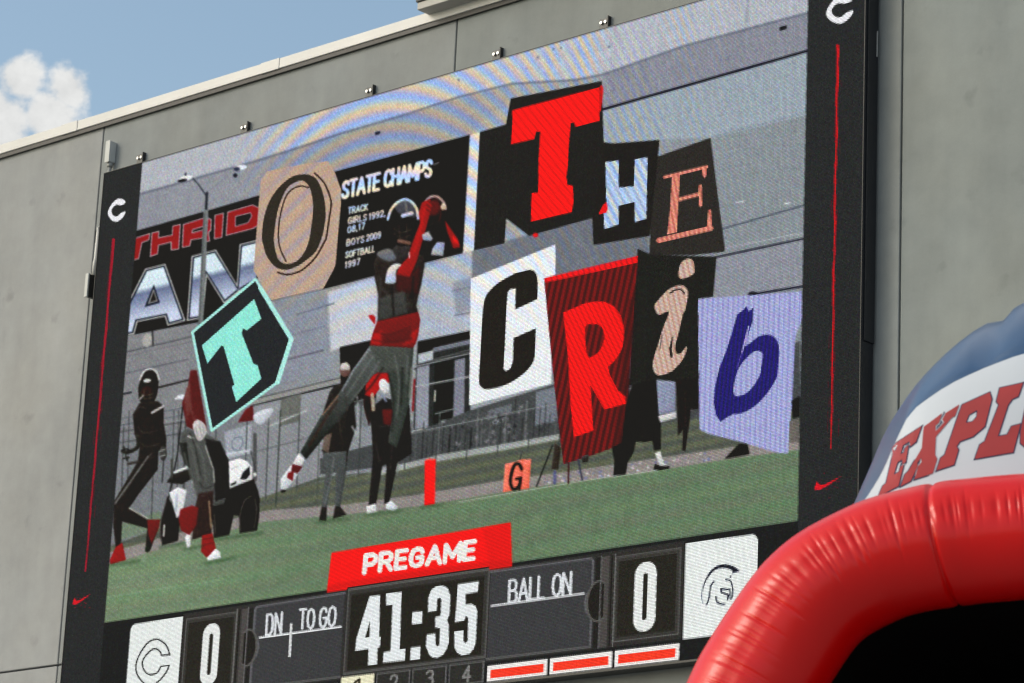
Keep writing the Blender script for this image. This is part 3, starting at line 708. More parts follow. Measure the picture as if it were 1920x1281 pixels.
poly([(338, 955), (360, 948), (372, 952), (368, 985), (355, 1003), (340, 995), (335, 975)], (120, 28, 34), soft=.6); poly([(350, 1002), (357, 1004), (357, 1026), (351, 1028), (347, 1008)], (222, 222, 222))
poly([(379, 1004), (398, 1000), (405, 1030), (388, 1046), (377, 1034)], (142, 30, 34), pid=PP); poly([(388, 1046), (404, 1029), (413, 1036), (414, 1046), (390, 1052)], (224, 228, 230), pid=PP)
BEV = 0
P_ = part('letter_card', ID_VIDEO, 'dark letter card with teal border and teal T')
tc_ = [(361, 623), (479, 524), (546, 636), (520, 717), (397, 807)]
poly(tc_, (40, 43, 46), pid=P_); stroke(tc_ + [tc_[0]], 4.6, (168, 232, 222), pid=P_); stroke([(488, 540), (546, 636), (520, 717)], 8, (172, 234, 224), pid=P_)
poly([(476.5, 561), (490, 598), (463, 619.6), (456, 616), (453, 624.6), (475, 681.7), (483, 685), (490, 710), (443, 754), (434.6, 725), (439.6, 722), (419.5, 650), (415, 648), (389, 681.7), (378.5, 648)], (146, 232, 216), pid=P_)

BEV = 18
PP = part('coach_picture', ID_VIDEO, 'pictured person in dark clothes standing behind')
poly([(628, 722), (660, 716), (668, 800), (652, 850), (647, 900), (638, 950), (650, 965), (624, 973), (628, 950), (630, 880), (622, 890), (613, 952), (612, 977), (598, 976), (603, 950), (614, 860), (603, 845), (608, 815), (604, 780), (618, 735)], (50, 48, 46), pid=PP)
poly([(604, 850), (650, 846), (647, 900), (638, 950), (628, 950), (630, 880), (622, 890), (613, 952), (603, 950), (612, 880)], (84, 88, 88)); stroke([(626, 860), (620, 900), (609, 948)], 3, (104, 108, 108), soft=.8); poly([(655, 740), (662, 760), (660, 800), (650, 820)], (30, 28, 28), soft=1.5)
ell(647, 694, 10, 13, (112, 88, 84), pid=PP); poly([(638, 690), (640, 682), (650, 679), (656, 686), (656, 694), (640, 694)], (196, 194, 188), soft=.5); poly([(608, 818), (622, 812), (616, 850), (603, 842)], (150, 130, 118), alpha=.6)
PP = part('player_picture', ID_VIDEO, 'pictured player in a red shirt facing away')
poly([(690, 770), (720, 745), (768, 760), (772, 850), (745, 868), (730, 942), (720, 945), (725, 870), (717, 873), (705, 946), (691, 947), (699, 856), (696, 800)], (46, 44, 44), pid=PP)
poly([(702, 699), (728, 696), (731, 716), (712, 728), (700, 745), (684, 742), (686, 722)], (176, 18, 28), pid=PP); poly([(682, 740), (700, 745), (697, 770), (692, 800), (682, 765)], (52, 34, 32)); stroke([(698, 740), (700, 768)], 7, (190, 178, 160), alpha=.8)
ell(720, 724, 9, 14, (212, 214, 214), rot=-.3, pid=PP); stroke([(716, 740), (724, 752)], 4, (130, 140, 160)); stroke([(670, 745), (672, 820), (660, 800)], 4, (176, 180, 180), alpha=.6); poly([(716, 768), (735, 768), (742, 800), (720, 795)], (110, 26, 32), alpha=.8, soft=1)
poly([(687, 950), (704, 944), (706, 960), (688, 964)], (206, 206, 206), pid=PP); poly([(724, 946), (733, 938), (747, 952), (738, 958), (724, 954)], (206, 212, 216), pid=PP)
stroke([(775, 700), (772, 780)], 5, (150, 154, 150), alpha=.7); stroke([(777, 712), (774, 770)], 4, (130, 24, 30), alpha=.8)
PP = part('player_picture', ID_VIDEO, 'pictured football player leaping to catch the ball')
leg = [(693, 648), (662, 694), (641, 730), (603, 778), (563, 848), (574, 862), (608, 820), (640, 785), (668, 745), (700, 704), (726, 690), (724, 672)]
poly(leg, lambda X, Y: np.stack([100 - .26 * (Y - 650), 104 - .26 * (Y - 650), 102 - .26 * (Y - 650)], -1), pid=PP)
stroke([(692, 655), (662, 695), (642, 732)], 4, (140, 146, 152), alpha=.8, soft=.6); stroke([(634, 742), (605, 778)], 2.4, (150, 112, 92), alpha=.8)
poly([(722, 660), (776, 650), (772, 700), (767, 760), (756, 800), (744, 840), (728, 830), (736, 770), (728, 700)], (70, 76, 72), pid=PP); stroke([(772, 690), (768, 745)], 4, (108, 112, 106))
poly([(693, 647), (774, 650), (768, 700), (712, 700)], (82, 86, 82), pid=PP, soft=.5)
poly([(706, 480), (728, 470), (745, 478), (770, 470), (796, 480), (796, 500), (790, 534), (785, 552), (781, 573), (784, 586), (707, 604), (708, 597), (709, 553), (702, 520), (700, 495)], (58, 54, 52), pid=PP)
poly([(712, 560), (760, 545), (765, 588), (710, 602)], (78, 82, 80), alpha=.7, soft=2)
poly([(707, 603), (784, 585), (788, 600), (784, 628), (779, 645), (774, 652), (693, 647), (699, 625)], (124, 22, 26), pid=PP); poly([(695, 645), (702, 625), (716, 620), (714, 648)], (172, 16, 26), soft=1.5); poly([(755, 648), (778, 642), (785, 615), (772, 625)], (168, 18, 28), soft=1.5); poly([(715, 628), (770, 612), (772, 640), (720, 645)], (92, 34, 30), alpha=.7, soft=2)
poly([(690, 592), (698, 590), (704, 595), (703, 609), (694, 598)], (176, 22, 32))
ell(757, 414, 29, 42, (42, 40, 38), pid=PP, rot=.08); blob([(740, 388), (758, 375), (776, 384), (784, 400), (778, 408), (752, 402)], (92, 94, 104), alpha=.8, soft=1.5)
stroke(smooth([(727, 412), (733, 394), (745, 380), (760, 374), (773, 380), (782, 394), (784, 410)], closed=False), [4, 5, 5, 5, 5, 5, 5] * 6 + [3], (206, 208, 206)); stroke([(755, 405), (772, 400)], 7, (206, 206, 204)); stroke([(748, 452), (768, 456)], 7, (160, 120, 106), alpha=.7, soft=.8)
blob([(742, 460), (750, 462), (768, 462), (772, 478), (745, 495), (730, 480)], (64, 62, 62)); blob([(706, 476), (728, 466), (738, 474), (742, 486), (726, 490)], (130, 134, 136), alpha=.8, soft=1)
ell(818, 394, 21, 27, (48, 34, 32), pid=PP, rot=-.3); stroke(smooth([(796, 380), (806, 370), (820, 369), (832, 380), (836, 392)], closed=False), 4.4, (168, 150, 150)); blob([(826, 388), (832, 380), (837, 390), (830, 394)], (206, 184, 160)); ell(812, 390, 13, 14, (116, 22, 26), soft=2, alpha=.8)
poly([(796, 425), (815, 415), (834, 412), (848, 440), (838, 470), (800, 490)], (44, 42, 42), pid=PP)
poly([(806, 373), (791, 380), (785, 400), (788, 417), (773, 456), (765, 483), (749, 500), (743, 515), (768, 520), (781, 491), (790, 459), (803, 413), (810, 385)], (158, 24, 28), pid=PP); stroke([(796, 392), (790, 425), (778, 470)], 6, (184, 22, 28), alpha=.8, soft=1.2); stroke([(767, 474), (768, 484)], 2.4, (225, 200, 200))
poly([(834, 413), (859, 449), (863, 464), (850, 466), (838, 432)], (150, 26, 32), pid=PP); poly([(848, 440), (858, 450), (861, 460), (850, 454)], (214, 16, 24))
poly([(791, 440), (803, 434), (812, 448), (808, 452), (793, 450)], (158, 166, 176), soft=.5); poly([(811, 466), (820, 454), (834, 455), (831, 480), (808, 478)], (164, 168, 182), soft=.5)
blob([(723, 525), (727.5, 505), (740, 495), (752.5, 497), (743, 508), (741.6, 530), (724, 531)], (196, 200, 206), pid=PP)
poly([(742, 512), (768, 520), (786, 500), (784, 550), (745, 545)], (84, 24, 26), alpha=.7, soft=2)
poly([(560, 850), (572, 862), (564, 874), (550, 868)], (214, 214, 214), pid=PP); poly([(550, 868), (566, 876), (551, 902), (536, 918), (527, 918), (526, 899), (543, 876)], (202, 206, 210), pid=PP); poly([(548, 870), (567, 875), (558, 888), (546, 884)], (96, 26, 34)); poly([(540, 886), (551, 884), (549, 902), (538, 896)], (120, 24, 36)); ell(531, 921, 5, 3, (40, 40, 40))

PQ = part('pylon_picture', ID_VIDEO, 'pictured red end zone pylon')
poly([(796.5, 864), (804, 860), (817, 861), (815.5, 945), (796, 948)], (246, 22, 24), pid=PQ); stroke([(815, 868), (814, 944)], 3, (238, 80, 76), alpha=.7); stroke([(799, 863), (814, 862)], 3, (236, 96, 84))
PQ = part('marker_picture', ID_VIDEO, 'pictured orange yard marker with a black G')
poly([(947, 870), (966, 866), (977, 862), (996, 861), (992, 916), (943, 923)], (232, 122, 102), pid=PQ); stroke([(980, 862), (977, 918)], 1.8, (205, 90, 76))
stroke(smooth([(978, 880), (973, 870), (965, 872), (959, 888), (957, 905), (962, 917), (971, 914), (975, 906), (975, 897)], closed=False), 6, (26, 28, 26)); stroke([(968, 898), (977, 896)], 5, (34, 26, 24)); stroke([(975, 898), (974, 918)], 4, (26, 28, 26))
stroke([(975, 862), (978, 850)], 2, (60, 60, 60))
PP = part('person_picture', ID_VIDEO, 'pictured people and a painted shadow on the sideline behind the letter cards')
poly([(1173, 760), (1186, 722), (1230, 710), (1234, 759), (1239, 792), (1239, 843), (1227, 845), (1223, 826), (1208, 829), (1192, 828), (1188, 848), (1177, 867), (1173, 890), (1150, 892), (1152, 865), (1147, 839), (1166, 830)], (36, 36, 34), pid=PP)
poly([(1231, 713), (1268, 716), (1265, 772), (1235, 778)], (140, 146, 168)); poly([(1234, 780), (1268, 772), (1268, 784), (1238, 792)], (200, 202, 200))
poly([(1266, 712), (1310, 711), (1310, 767), (1295, 767), (1293, 789), (1285, 846), (1279, 844), (1281, 805), (1271, 818), (1270, 767)], (46, 40, 38), pid=PP)
poly([(1228, 850), (1238, 846), (1244, 868), (1252, 872), (1238, 874)], (206, 208, 204)); poly([(1225, 880), (1228, 870), (1240, 874), (1256, 874), (1254, 879), (1236, 882)], (30, 30, 30), pid=PP)
poly([(1358, 861), (1385, 832), (1402, 832), (1406, 852)], (40, 40, 38), pid=PP)  # dark triangular shadow painted into the picture
stroke([(1036, 835), (1006, 912)], 2.6, (42, 44, 44)); poly([(1040, 830), (1052, 840), (1047, 880), (1034, 880)], (64, 58, 54)); stroke([(1066, 868), (1066, 906)], 3, (70, 40, 44)); stroke([(1084, 862), (1092, 900)], 3, (60, 62, 80)); stroke([(1040, 885), (1040, 906)], 6, (92, 96, 140), alpha=.8); poly([(1090, 856), (1104, 852), (1103, 866), (1092, 868)], (60, 58, 56))

BEV = 0
BEV = 0
def lines(L, wd, col, a=.8, so=.5):
    for q in L: stroke(smooth(q, 5, closed=False), wd, col, alpha=a, soft=so)
# left runner: face mask, pads, folds, gloves
lines([[(262, 735), (272, 741), (288, 738)], [(262, 742), (273, 748), (287, 745)], [(270, 730), (271, 750)], [(281, 730), (281, 750)]], 1.5, (96, 90, 84))
lines([[(255, 770), (262, 764), (275, 766)], [(258, 800), (270, 812), (300, 806)], [(262, 830), (280, 838), (305, 828)], [(268, 870), (285, 850)], [(228, 930), (250, 900)]], 2.2, (78, 74, 72), .7, .8)
lines([[(290, 790), (300, 812), (303, 835)], [(255, 785), (256, 805)], [(262, 890), (240, 930)], [(222, 960), (222, 1010)]], 3, (28, 26, 26), .7, 1)
lines([[(228, 846), (236, 842), (246, 846)], [(231, 860), (242, 858)]], 3, (40, 40, 38), .9, .3); lines([[(300, 846), (309, 843)], [(301, 856), (310, 853)]], 2, (170, 170, 168), .8, .3)
# second player: folds in the grey pants, dark hip, knee pad
lines([[(350, 820), (362, 850), (372, 900)], [(362, 822), (378, 852), (386, 900)], [(345, 850), (356, 890), (366, 930)]], 3, (112, 116, 110), .6, 1.2)
lines([[(356, 812), (366, 838), (376, 890)], [(374, 905), (384, 916), (396, 912)], [(395, 830), (410, 860), (414, 900)]], 2.4, (52, 52, 50), .7, .8)
lines([[(349, 730), (356, 760), (366, 790)]], 4, (128, 84, 80), .5, 1.5); lines([[(366, 800), (370, 818)], [(374, 796), (378, 818)], [(380, 798), (383, 812)]], 1.3, (130, 128, 126), .9, .2)
lines([[(380, 1012), (398, 1008)], [(381, 1022), (401, 1018)]], 2, (96, 18, 24), .8, .4)
# catcher: helmet stripe, mask, jersey folds, pants folds, glove fingers
lines([[(738, 428), (752, 436), (772, 430)], [(739, 438), (754, 446), (771, 440)], [(748, 422), (750, 448)], [(762, 420), (763, 448)]], 1.8, (84, 78, 74)); lines([[(760, 376), (763, 398)]], 4, (128, 128, 130), .7, .8)
lines([[(716, 540), (730, 556), (752, 556)], [(722, 575), (744, 580), (768, 568)], [(714, 520), (712, 560)], [(752, 535), (756, 570)]], 3, (84, 82, 80), .6, 1.2); lines([[(775, 520), (772, 560)], [(735, 540), (738, 590)]], 4, (36, 32, 32), .7, 1.4)
lines([[(700, 668), (672, 708), (650, 742)], [(712, 676), (690, 712), (660, 750)], [(740, 668), (748, 720), (744, 780)], [(764, 668), (762, 720)]], 3.2, (122, 126, 122), .5, 1.4); lines([[(718, 690), (694, 726), (640, 782)], [(728, 700), (738, 750), (734, 810)], [(755, 690), (752, 760)]], 4, (48, 50, 48), .7, 1.4)
lines([[(632, 752), (612, 782), (580, 836)]], 5, (66, 50, 46), .7, 1.4); lines([[(705, 622), (730, 628), (770, 612)], [(700, 638), (735, 642), (772, 634)]], 2.4, (84, 14, 20), .7, .8)
lines([[(802, 376), (812, 384)], [(800, 384), (810, 392)], [(799, 392), (808, 399)]], 2.2, (90, 14, 18), .8, .3)
lines([[(818, 372), (826, 396), (824, 414)]], 2, (96, 60, 52), .8, .5)
# onlookers
lines([[(622, 740), (634, 780), (640, 820)], [(646, 728), (652, 770)]], 3, (74, 70, 68), .6, 1.2); lines([[(700, 790), (715, 800), (745, 792)], [(705, 830), (712, 868)], [(735, 835), (732, 880)]], 3, (72, 70, 70), .6, 1.2)
lines([[(1196, 740), (1206, 790), (1204, 822)], [(1222, 740), (1230, 790)], [(1160, 850), (1162, 880)], [(1284, 730), (1286, 800)]], 3, (62, 60, 58), .7, 1)
# contact shadows on the turf
for q in ([(206, 1060), (262, 1052)], [(345, 1030), (380, 1024)], [(385, 1056), (440, 1046)], [(595, 980), (655, 972)], [(686, 966), (752, 958)], [(300, 1026), (345, 1018)], [(402, 1012), (492, 1000)], [(792, 951), (830, 946)]):
    stroke(q, 6, (66, 92, 66), alpha=.55, soft=2)
P_ = part('letter_card', ID_VIDEO, 'pale lavender letter card with a navy handwritten b')
poly([(1309, 561), (1503, 547), (1503, 600), (1491, 629.5), (1488, 690), (1485, 755), (1479, 814), (1477.5, 850), (1459, 849), (1390, 828.5), (1327.5, 813), (1312, 805), (1310, 680)], striped((168, 174, 214), (146, 148, 206), -.03, 9.6, .36), pid=P_)
poly([(1484, 752), (1500, 742), (1499, 782), (1486, 785)], (40, 40, 40)); poly([(1480, 790), (1498, 785), (1498, 830), (1479, 830)], (112, 108, 104))
Bb = striped((44, 36, 126), (38, 40, 84), -.1, 7.5, .45)
cnt = smooth([(1413, 660), (1427, 660), (1430, 669), (1427, 689), (1424, 705), (1410, 727), (1396, 739), (1380, 743), (1375.5, 732), (1379, 708), (1390, 683)])
poly([(1393, 582), (1399.5, 574), (1404, 584), (1412.7, 576.5), (1411, 604), (1399, 638), (1397, 650)] + smooth([(1407, 643), (1423, 631), (1438, 627.5), (1451, 632), (1459, 644), (1461, 660), (1459, 690), (1455, 711), (1438, 738), (1416, 761), (1393, 774), (1374, 777)], closed=False) + [(1363, 783), (1351, 791), (1343, 780), (1338, 755), (1340, 727), (1349, 689), (1362, 657), (1373, 622), (1382, 590)], Bb, pid=P_, holes=[cnt])
stroke([(1404, 612), (1398, 636), (1391, 662)], [2, 3.4, 2], (176, 170, 220)); stroke([(1391, 662), (1382, 690)], 1.5, (90, 80, 170))

CLIP = False
# ---- side strips: emblem, red line, check mark
cpx = [(235, 381), (232.5, 375), (222.5, 372.5), (212.5, 379), (204, 392.5), (202.5, 402.5), (209, 412.5), (219, 416), (230, 408), (235.5, 397), (227.5, 399), (219, 406), (211, 402.5), (209.5, 393), (217, 384.5), (226, 385)]
cb = [BX(*p) for p in cpx]
sw = [BX(*p) for p in [(135.5, 1133), (139.6, 1121), (143, 1126), (148, 1126), (171, 1113), (152, 1128), (142, 1134)]]
for sid, dx in ((ID_SIDEL, 0.0), (ID_SIDER, 1.9175)):
    pid = part('team_emblem', sid, 'white letter C emblem')
    poly(smooth(pb([(x + dx, z) for x, z in cb]), 5), (236, 236, 240), pid=pid)
    pid = part('red_stripe', sid, 'thin rough vertical red line')
    zs = np.linspace(.840, .117, 60); tt = np.linspace(0, 1, 60)
    red = (196, 22, 38) if dx else (158, 26, 48)
    ptsb = [(-.0735 + dx + .0005 * math.sin(k * .5) + rng.uniform(-.0006, .0006), z) for k, z in enumerate(zs)]
    wd = [(5.0 if dx else 4.8) * (1 - .42 * t) * rng.uniform(.75, 1.2) for t in tt]
    stroke(pb(ptsb), wd, red, pid=pid)
    for k in range(26):
        z = rng.uniform(.13, .83); x = -.0735 + dx + rng.normal(0, .006)
        stroke(pb([(x, z), (x + rng.uniform(-.002, .002), z - rng.uniform(.01, .04))]), 1.3, (110, 24, 40), alpha=.55)
    pid = part('check_mark', sid, 'small red check mark')
    poly(pb([(x + dx, z) for x, z in sw]), (214, 26, 44), pid=pid)
    for k in range(12): ell(*PX(-.075 + dx + rng.normal(0, .014), .055 + rng.normal(0, .012)), 1.4, 1, (150, 24, 40), alpha=.6)

# ---- score panel (laid out in board units, mirrored about the middle)
MID = W_ / 2
LN, DKF, GYF = (92, 92, 90), (44, 43, 39), (66, 66, 66)
rect_b(.242, -.178, 1.536, -.006, (52, 52, 51), pid=ID_SCORE)
for mir in (False, True):
    fx = (lambda x: x) if mir else (lambda x: 2 * MID - x)
    def rb(x0, z0, x1, z1, col, **k):
        a, b = fx(x0), fx(x1); rect_b(min(a, b), z0, max(a, b), z1, col, **k)
    # team card with one rounded outer corner
    pid = part('team_card', ID_SCORE, 'white team card with a black outlined helmet crest' if mir else 'white team card with a black outlined C')
    corner = [(1.6935 - .014 + .014 * math.cos(a), -.0115 - .014 + .014 * math.sin(a)) for a in np.linspace(0, math.pi / 2, 8)]
    cbt = [(1.6935 - .014 + .014 * math.cos(a), -.179 + .014 + .014 * math.sin(a)) for a in np.linspace(-math.pi / 2, 0, 8)]
    poly(pb([(fx(x), z) for x, z in [(1.5355, -.0105), (1.5355, -.179)] + cbt + corner]), (228, 233, 230), pid=pid)
    # score box
    pid = part('score_box', ID_SCORE, 'dark score box with a white zero')
    rb(1.371, -.176, 1.532, -.0095, (52, 51, 49), pid=pid)
    rb(1.377, -.170, 1.526, -.0165, LN, pid=pid); rb(1.3795, -.1675, 1.5235, -.019, (60, 59, 56)); rb(1.385, -.161, 1.5165, -.026, DKF, pid=pid)
    z0_ = [(fx(x), z) for x, z in rrect(1.4225, -.1565, 1.4725, -.0335, .0225)]
    zh = [(fx(x), z) for x, z in rrect(1.4420, -.1365, 1.4525, -.0535, .0045)]
    poly(pb(z0_), (228, 231, 228), holes=[pb(zh)], pid=pid)
    # rails and round notch between box and label panel
    rb(1.3445, -.176, 1.3625, -.0135, (78, 75, 73)); rb(1.331, -.176, 1.3445, -.0135, (40, 40, 39)); rb(1.3625, -.176, 1.370, -.0135, (58, 57, 55)); rb(1.367, -.176, 1.3705, -.0135, (36, 35, 34))
    # label panel
    pid = part('ball_on_box' if mir else 'down_box', ID_SCORE, 'grey panel reading BALL ON' if mir else 'grey panel reading DN and TO GO')
    pan = [(1.078, -.172), (1.078, -.0105)] + [(1.325 - .008 + .008 * math.cos(a), -.0125 - .008 + .008 * math.sin(a)) for a in np.linspace(math.pi / 2, 0, 6)] + [(1.325, -.064), (1.313, -.078), (1.309, -.092), (1.313, -.108), (1.325, -.122), (1.325, -.172)]
    pp = pb([(fx(x), z) for x, z in pan])
    poly(pp, lambda X, Y: np.stack([63 + 0 * X, 64 + 0 * X, 66 + 0 * X], -1), pid=pid)
    stroke(pp[1:] , 4.2, (94, 94, 98)); stroke([pp[0], pp[-1]], 5, (84, 84, 84))
    arc = [(fx(1.340 + .026 * math.cos(a)), -.092 + .036 * math.sin(a)) for a in np.linspace(math.radians(62), math.radians(298), 24)]
    poly(pb(arc), (40, 39, 37)); stroke(pb(arc), 4, (88, 87, 84)); stroke(pb([(fx(1.3445), -.012), (fx(1.3445), -.176)]), 2.5, (96, 95, 96)); stroke(pb([(fx(1.3765), -.012), (fx(1.3765), -.176)]), 2.2, (104, 104, 102))
    rb(1.5355 - .0035, -.18, 1.5355, -.008, (34, 33, 32))
    # time-outs
    for k in range(3):
        pid = part('timeout_bar', ID_SCORE, 'white framed red timeout bar')
        a = 1.0805 + k * .1512
        rb(a, -.2143, a + .1455, -.1845, (236, 232, 228), pid=pid); rb(a + .0085, -.2085, a + .137, -.1925, (246, 62, 44), pid=pid)
W2 = (216, 220, 224)
ln0, ln1 = PX(1.0815, -.0745), PX(1.3075, -.0747); stroke([tuple(ln0), tuple(ln1)], 3.4, (232, 234, 236), flat=True)
stroke(pb([(.4685, -.0752), (.6975, -.0752)]), 3.4, (232, 234, 236), flat=True); stroke(pb([(.5575, -.0555), (.559, -.121)]), 4.6, (214, 216, 216), flat=True)
text('BALL', (954, 1130), (1020, 1121), (1.5, -41), 5.0, W2, gap=.22); text('ON', (1036, 1118), (1070, 1113), (1.5, -40), 5.0, W2, gap=.2)
text('DN', (499, 1191), (527, 1187), (2, -38), 4.6, W2, gap=.3); text('TO', (561, 1179), (588, 1178), (2, -36), 4.6, W2, gap=.25); text('GO', (599, 1177), (628, 1173), (2, -36), 4.6, W2, gap=.22)
# clock, banner, quarters
P_ = part('game_clock', ID_SCORE, 'game clock reading 41:35 in white digits')
rect_b(.7085, -.170, 1.0755, -.0030, (84, 84, 82), pid=P_); rect_b(.7125, -.165, 1.0715, -.0085, (58, 57, 55), pid=P_); rect_b(.7185, -.1615, 1.0625, -.0165, (42, 41, 37), pid=P_)
CD = (226, 231, 232)
poly([(693, 1118), (712.6, 1116), (711, 1194), (713.5, 1194), (712.6, 1213), (708, 1215), (707, 1246), (690, 1247.5), (691, 1217), (666, 1220.5), (668, 1198)], CD, pid=P_, holes=[[(694, 1163.5), (693, 1194.7), (684.5, 1196)]])
poly([(724, 1113), (753, 1110), (749.5, 1218), (760, 1216.5), (759, 1238.5), (718, 1243), (719, 1223), (732, 1221), (736, 1134), (724, 1135)], CD, pid=P_)
poly([(773, 1148), (792, 1146), (791.5, 1169), (772.5, 1171)], CD, pid=P_); poly([(770, 1214), (788.5, 1212), (787.6, 1236), (769, 1238)], CD, pid=P_)
poly([(802.5, 1148), (803, 1121), (809, 1105.6), (817, 1100), (826, 1098), (834, 1099), (840, 1104), (844.7, 1118), (843, 1152), (838.4, 1162.6), (841.6, 1173), (841.6, 1204), (838, 1216), (831, 1228), (820, 1233.7), (811, 1233), (805, 1228), (798.6, 1212), (800, 1190), (816.6, 1187.6), (816.6, 1208), (819.7, 1212.6), (823.6, 1210), (825, 1177.5), (815.8, 1177), (815.8, 1157), (826, 1155), (827.5, 1124), (824.4, 1120.5), (819.7, 1124), (819, 1145.5)], CD, pid=P_)
poly([(858.7, 1095.5), (897.8, 1090), (896, 1110), (872.8, 1114), (872.8, 1133.7), (884, 1132), (892, 1137), (895, 1146), (892, 1205), (888, 1217), (880, 1226), (866, 1229), (857, 1224), (852, 1214), (851.7, 1184.5), (869, 1182), (869, 1202), (872.8, 1206), (876.7, 1202), (878, 1159), (873.6, 1155), (870.5, 1164), (853, 1167)], CD, pid=P_)
P_ = part('pregame_banner', ID_SCORE, 'red banner reading PREGAME in white')
poly([(622, 1037), (957, 980.5), (959.5, 1062), (918, 1068), (918, 1062), (652, 1101), (650, 1106), (613, 1111)], (246, 22, 20), pid=P_)
poly([(905, 990), (957, 980.5), (959.5, 1062), (918, 1068)], (214, 20, 18), alpha=.5, soft=3); poly([(614, 1098), (655, 1090), (918, 1052), (959, 1050), (959.5, 1062), (918, 1068), (918, 1062), (652, 1101), (613, 1111)], (200, 22, 16), alpha=.6, soft=1.5)
text('PREGAME', (683, 1074), (888, 1047), (3, -32), 9, (236, 234, 228), gap=.30, pid=P_)
qx = [.7045, .7985, .8915, .9845]
for k, q in enumerate(qx):
    pid = part('quarter_box', ID_SCORE, ['lit cream quarter box with a dark 1', 'dark quarter box with a grey 2', 'dark quarter box with a grey 3', 'dark quarter box with a grey 4'][k])
    if k == 0: rect_b(q, -.2145, q + .088, -.1735, (232, 228, 196), pid=pid)
    else: rect_b(q, -.2145, q + .088, -.1735, (96, 96, 95), pid=pid); rect_b(q + .003, -.2115, q + .084, -.1765, (50, 50, 48), pid=pid)
    b0 = PX(q + .036, -.209); b1 = PX(q + .054, -.209); up = PX(q + .037, -.181) - b0
    text('1234'[k], tuple(b0), tuple(b1), tuple(up), 4.2, (44, 40, 24) if k == 0 else (124, 124, 122), pid=pid)
# crest on the right card, C on the left card
NV = (20, 24, 42)
poly(smooth([(1387.5, 1071), (1375, 1062), (1359, 1058.5), (1344, 1061.5), (1332, 1071), (1323, 1086), (1317.5, 1101), (1316, 1116)], closed=False) + smooth([(1319, 1101), (1325, 1088), (1334, 1075), (1345, 1067), (1359, 1065), (1370, 1068), (1374, 1072)], closed=False) + [(1370, 1084), (1367, 1082), (1376, 1074)], NV)
stroke(smooth([(1316, 1112), (1316, 1122), (1319, 1132)], closed=False), 1.2, (90, 98, 120)); stroke(smooth([(1360.6, 1087), (1367, 1088), (1371, 1092), (1374, 1107), (1373, 1120)], closed=False), 2.4, NV)
stroke([(1368, 1106), (1351.6, 1104), (1352.5, 1111), (1366, 1115.7), (1364, 1124)], 3, NV); stroke(smooth([(1342.6, 1119), (1344, 1128), (1350, 1132), (1358, 1133)], closed=False), 3, NV); stroke(smooth([(1339, 1090.5), (1333, 1098), (1331, 1110), (1329.5, 1122), (1324.7, 1134)], closed=False), 2.6, NV); stroke([(1369, 1108), (1370, 1124)], 2.2, NV)
co = [(318.4, 1227.5)] + smooth([(315, 1217), (309, 1207), (295, 1199), (279, 1204), (264, 1223), (255, 1246), (257.5, 1265), (270, 1281), (284, 1285), (298, 1277), (312, 1260), (317, 1248)], closed=False) + [(302, 1249.4)] + smooth([(297, 1259), (292, 1263), (281, 1265), (271.6, 1259), (267, 1246), (270, 1234), (282.5, 1220), (292, 1216.6), (300, 1222), (303, 1229)], closed=False) + [(318.4, 1227.5)]
stroke(co, 2.6, (26, 26, 28))

# ------------------------------------------------------------------ LEDs: one small face per LED, coloured by the picture
soft_ids = np.isin(ids, [q for q in range(len(PARTS)) if q == 0 or 'picture' in PARTS[q][0]])
for c_ in range(3):                                  # the filmed picture is softer than the graphics over it
    ch_ = canvas[..., c_]; ch_[soft_ids] = np.clip(128 + (blur(ch_.astype(np.float64), 2)[soft_ids] - 128) * 1.14 - 5, 8, 250)
for cell_, amp_ in ((4, 9.0), (9, 7.0), (26, 4.0)):
    nm = noise2((CH, CW), cell_, amp_)[..., None]
    canvas += nm * .42 * soft_ids[..., None]
PITCH = 1.0 / 390
nx = int(round((LEDX1 - LEDX0) / PITCH)); nzl = int(round((LEDZ1 - LEDZ0) / PITCH))
px_, pz_ = (LEDX1 - LEDX0) / nx, (LEDZ1 - LEDZ0) / nzl
cxs = LEDX0 + (np.arange(nx) + .5) * px_; czs = LEDZ0 + (np.arange(nzl) + .5) * pz_
GX, GZ = np.meshgrid(cxs, czs)
acc = np.zeros((nzl, nx, 3), np.float64)
def samp(X, Z):
    p = PX(X, Z)
    i = np.clip(((p[..., 0] - CX0) * S).astype(int), 0, CW - 1); k = np.clip(((p[..., 1] - CY0) * S).astype(int), 0, CH - 1)
    return i, k, p
for ox in (-.3, 0, .3):
    for oz in (-.3, 0, .3):
        i, k, _ = samp(GX + ox * px_, GZ + oz * pz_); acc += canvas[k, i]
acc /= 9
i, k, pix = samp(GX, GZ)
led_id = ids[k, i]
U, V = pix[..., 0], pix[..., 1]
# moire from camera sampling, painted into the colours of bright LEDs
lum = acc.mean(-1); bright = np.clip((lum - 75) / 110, 0, 1)
chro = (acc.max(-1) - acc.min(-1)) / (acc.max(-1) + 1)
invid = (GX > 0) & (GX < W_) & (GZ > 0)
phi = 2 * np.pi * (V - (U - 745) ** 2 / 400.0) / 38.0
dfx = np.abs(U - 745) / 200.0; fr = np.sqrt(1 + dfx ** 2) / 38.0
amp = np.exp(-(fr / .062) ** 2 * .9) * np.exp(-np.clip((V - 310) / 230, 0, 3) ** 2) * invid * bright * np.clip(1.25 - chro * 4.5, 0, 1)
w1 = np.sin(phi); w2 = np.sin(phi * 1.0 + .9)
amp *= np.clip((U - 420) / 130, .12, 1)
acc += amp[..., None] * np.stack([40 * w1, 15 * w2, -44 * w1 + 5], -1)
amp2 = np.clip((U - 880) / 200, 0, 1) * np.clip((1420 - U) / 250, 0, 1) * bright * invid * np.clip(1 - chro * 1.6, 0, 1) * np.clip((640 - V) / 160, 0, 1)
ph2 = 2 * np.pi * (U - .42 * V) / 17.0
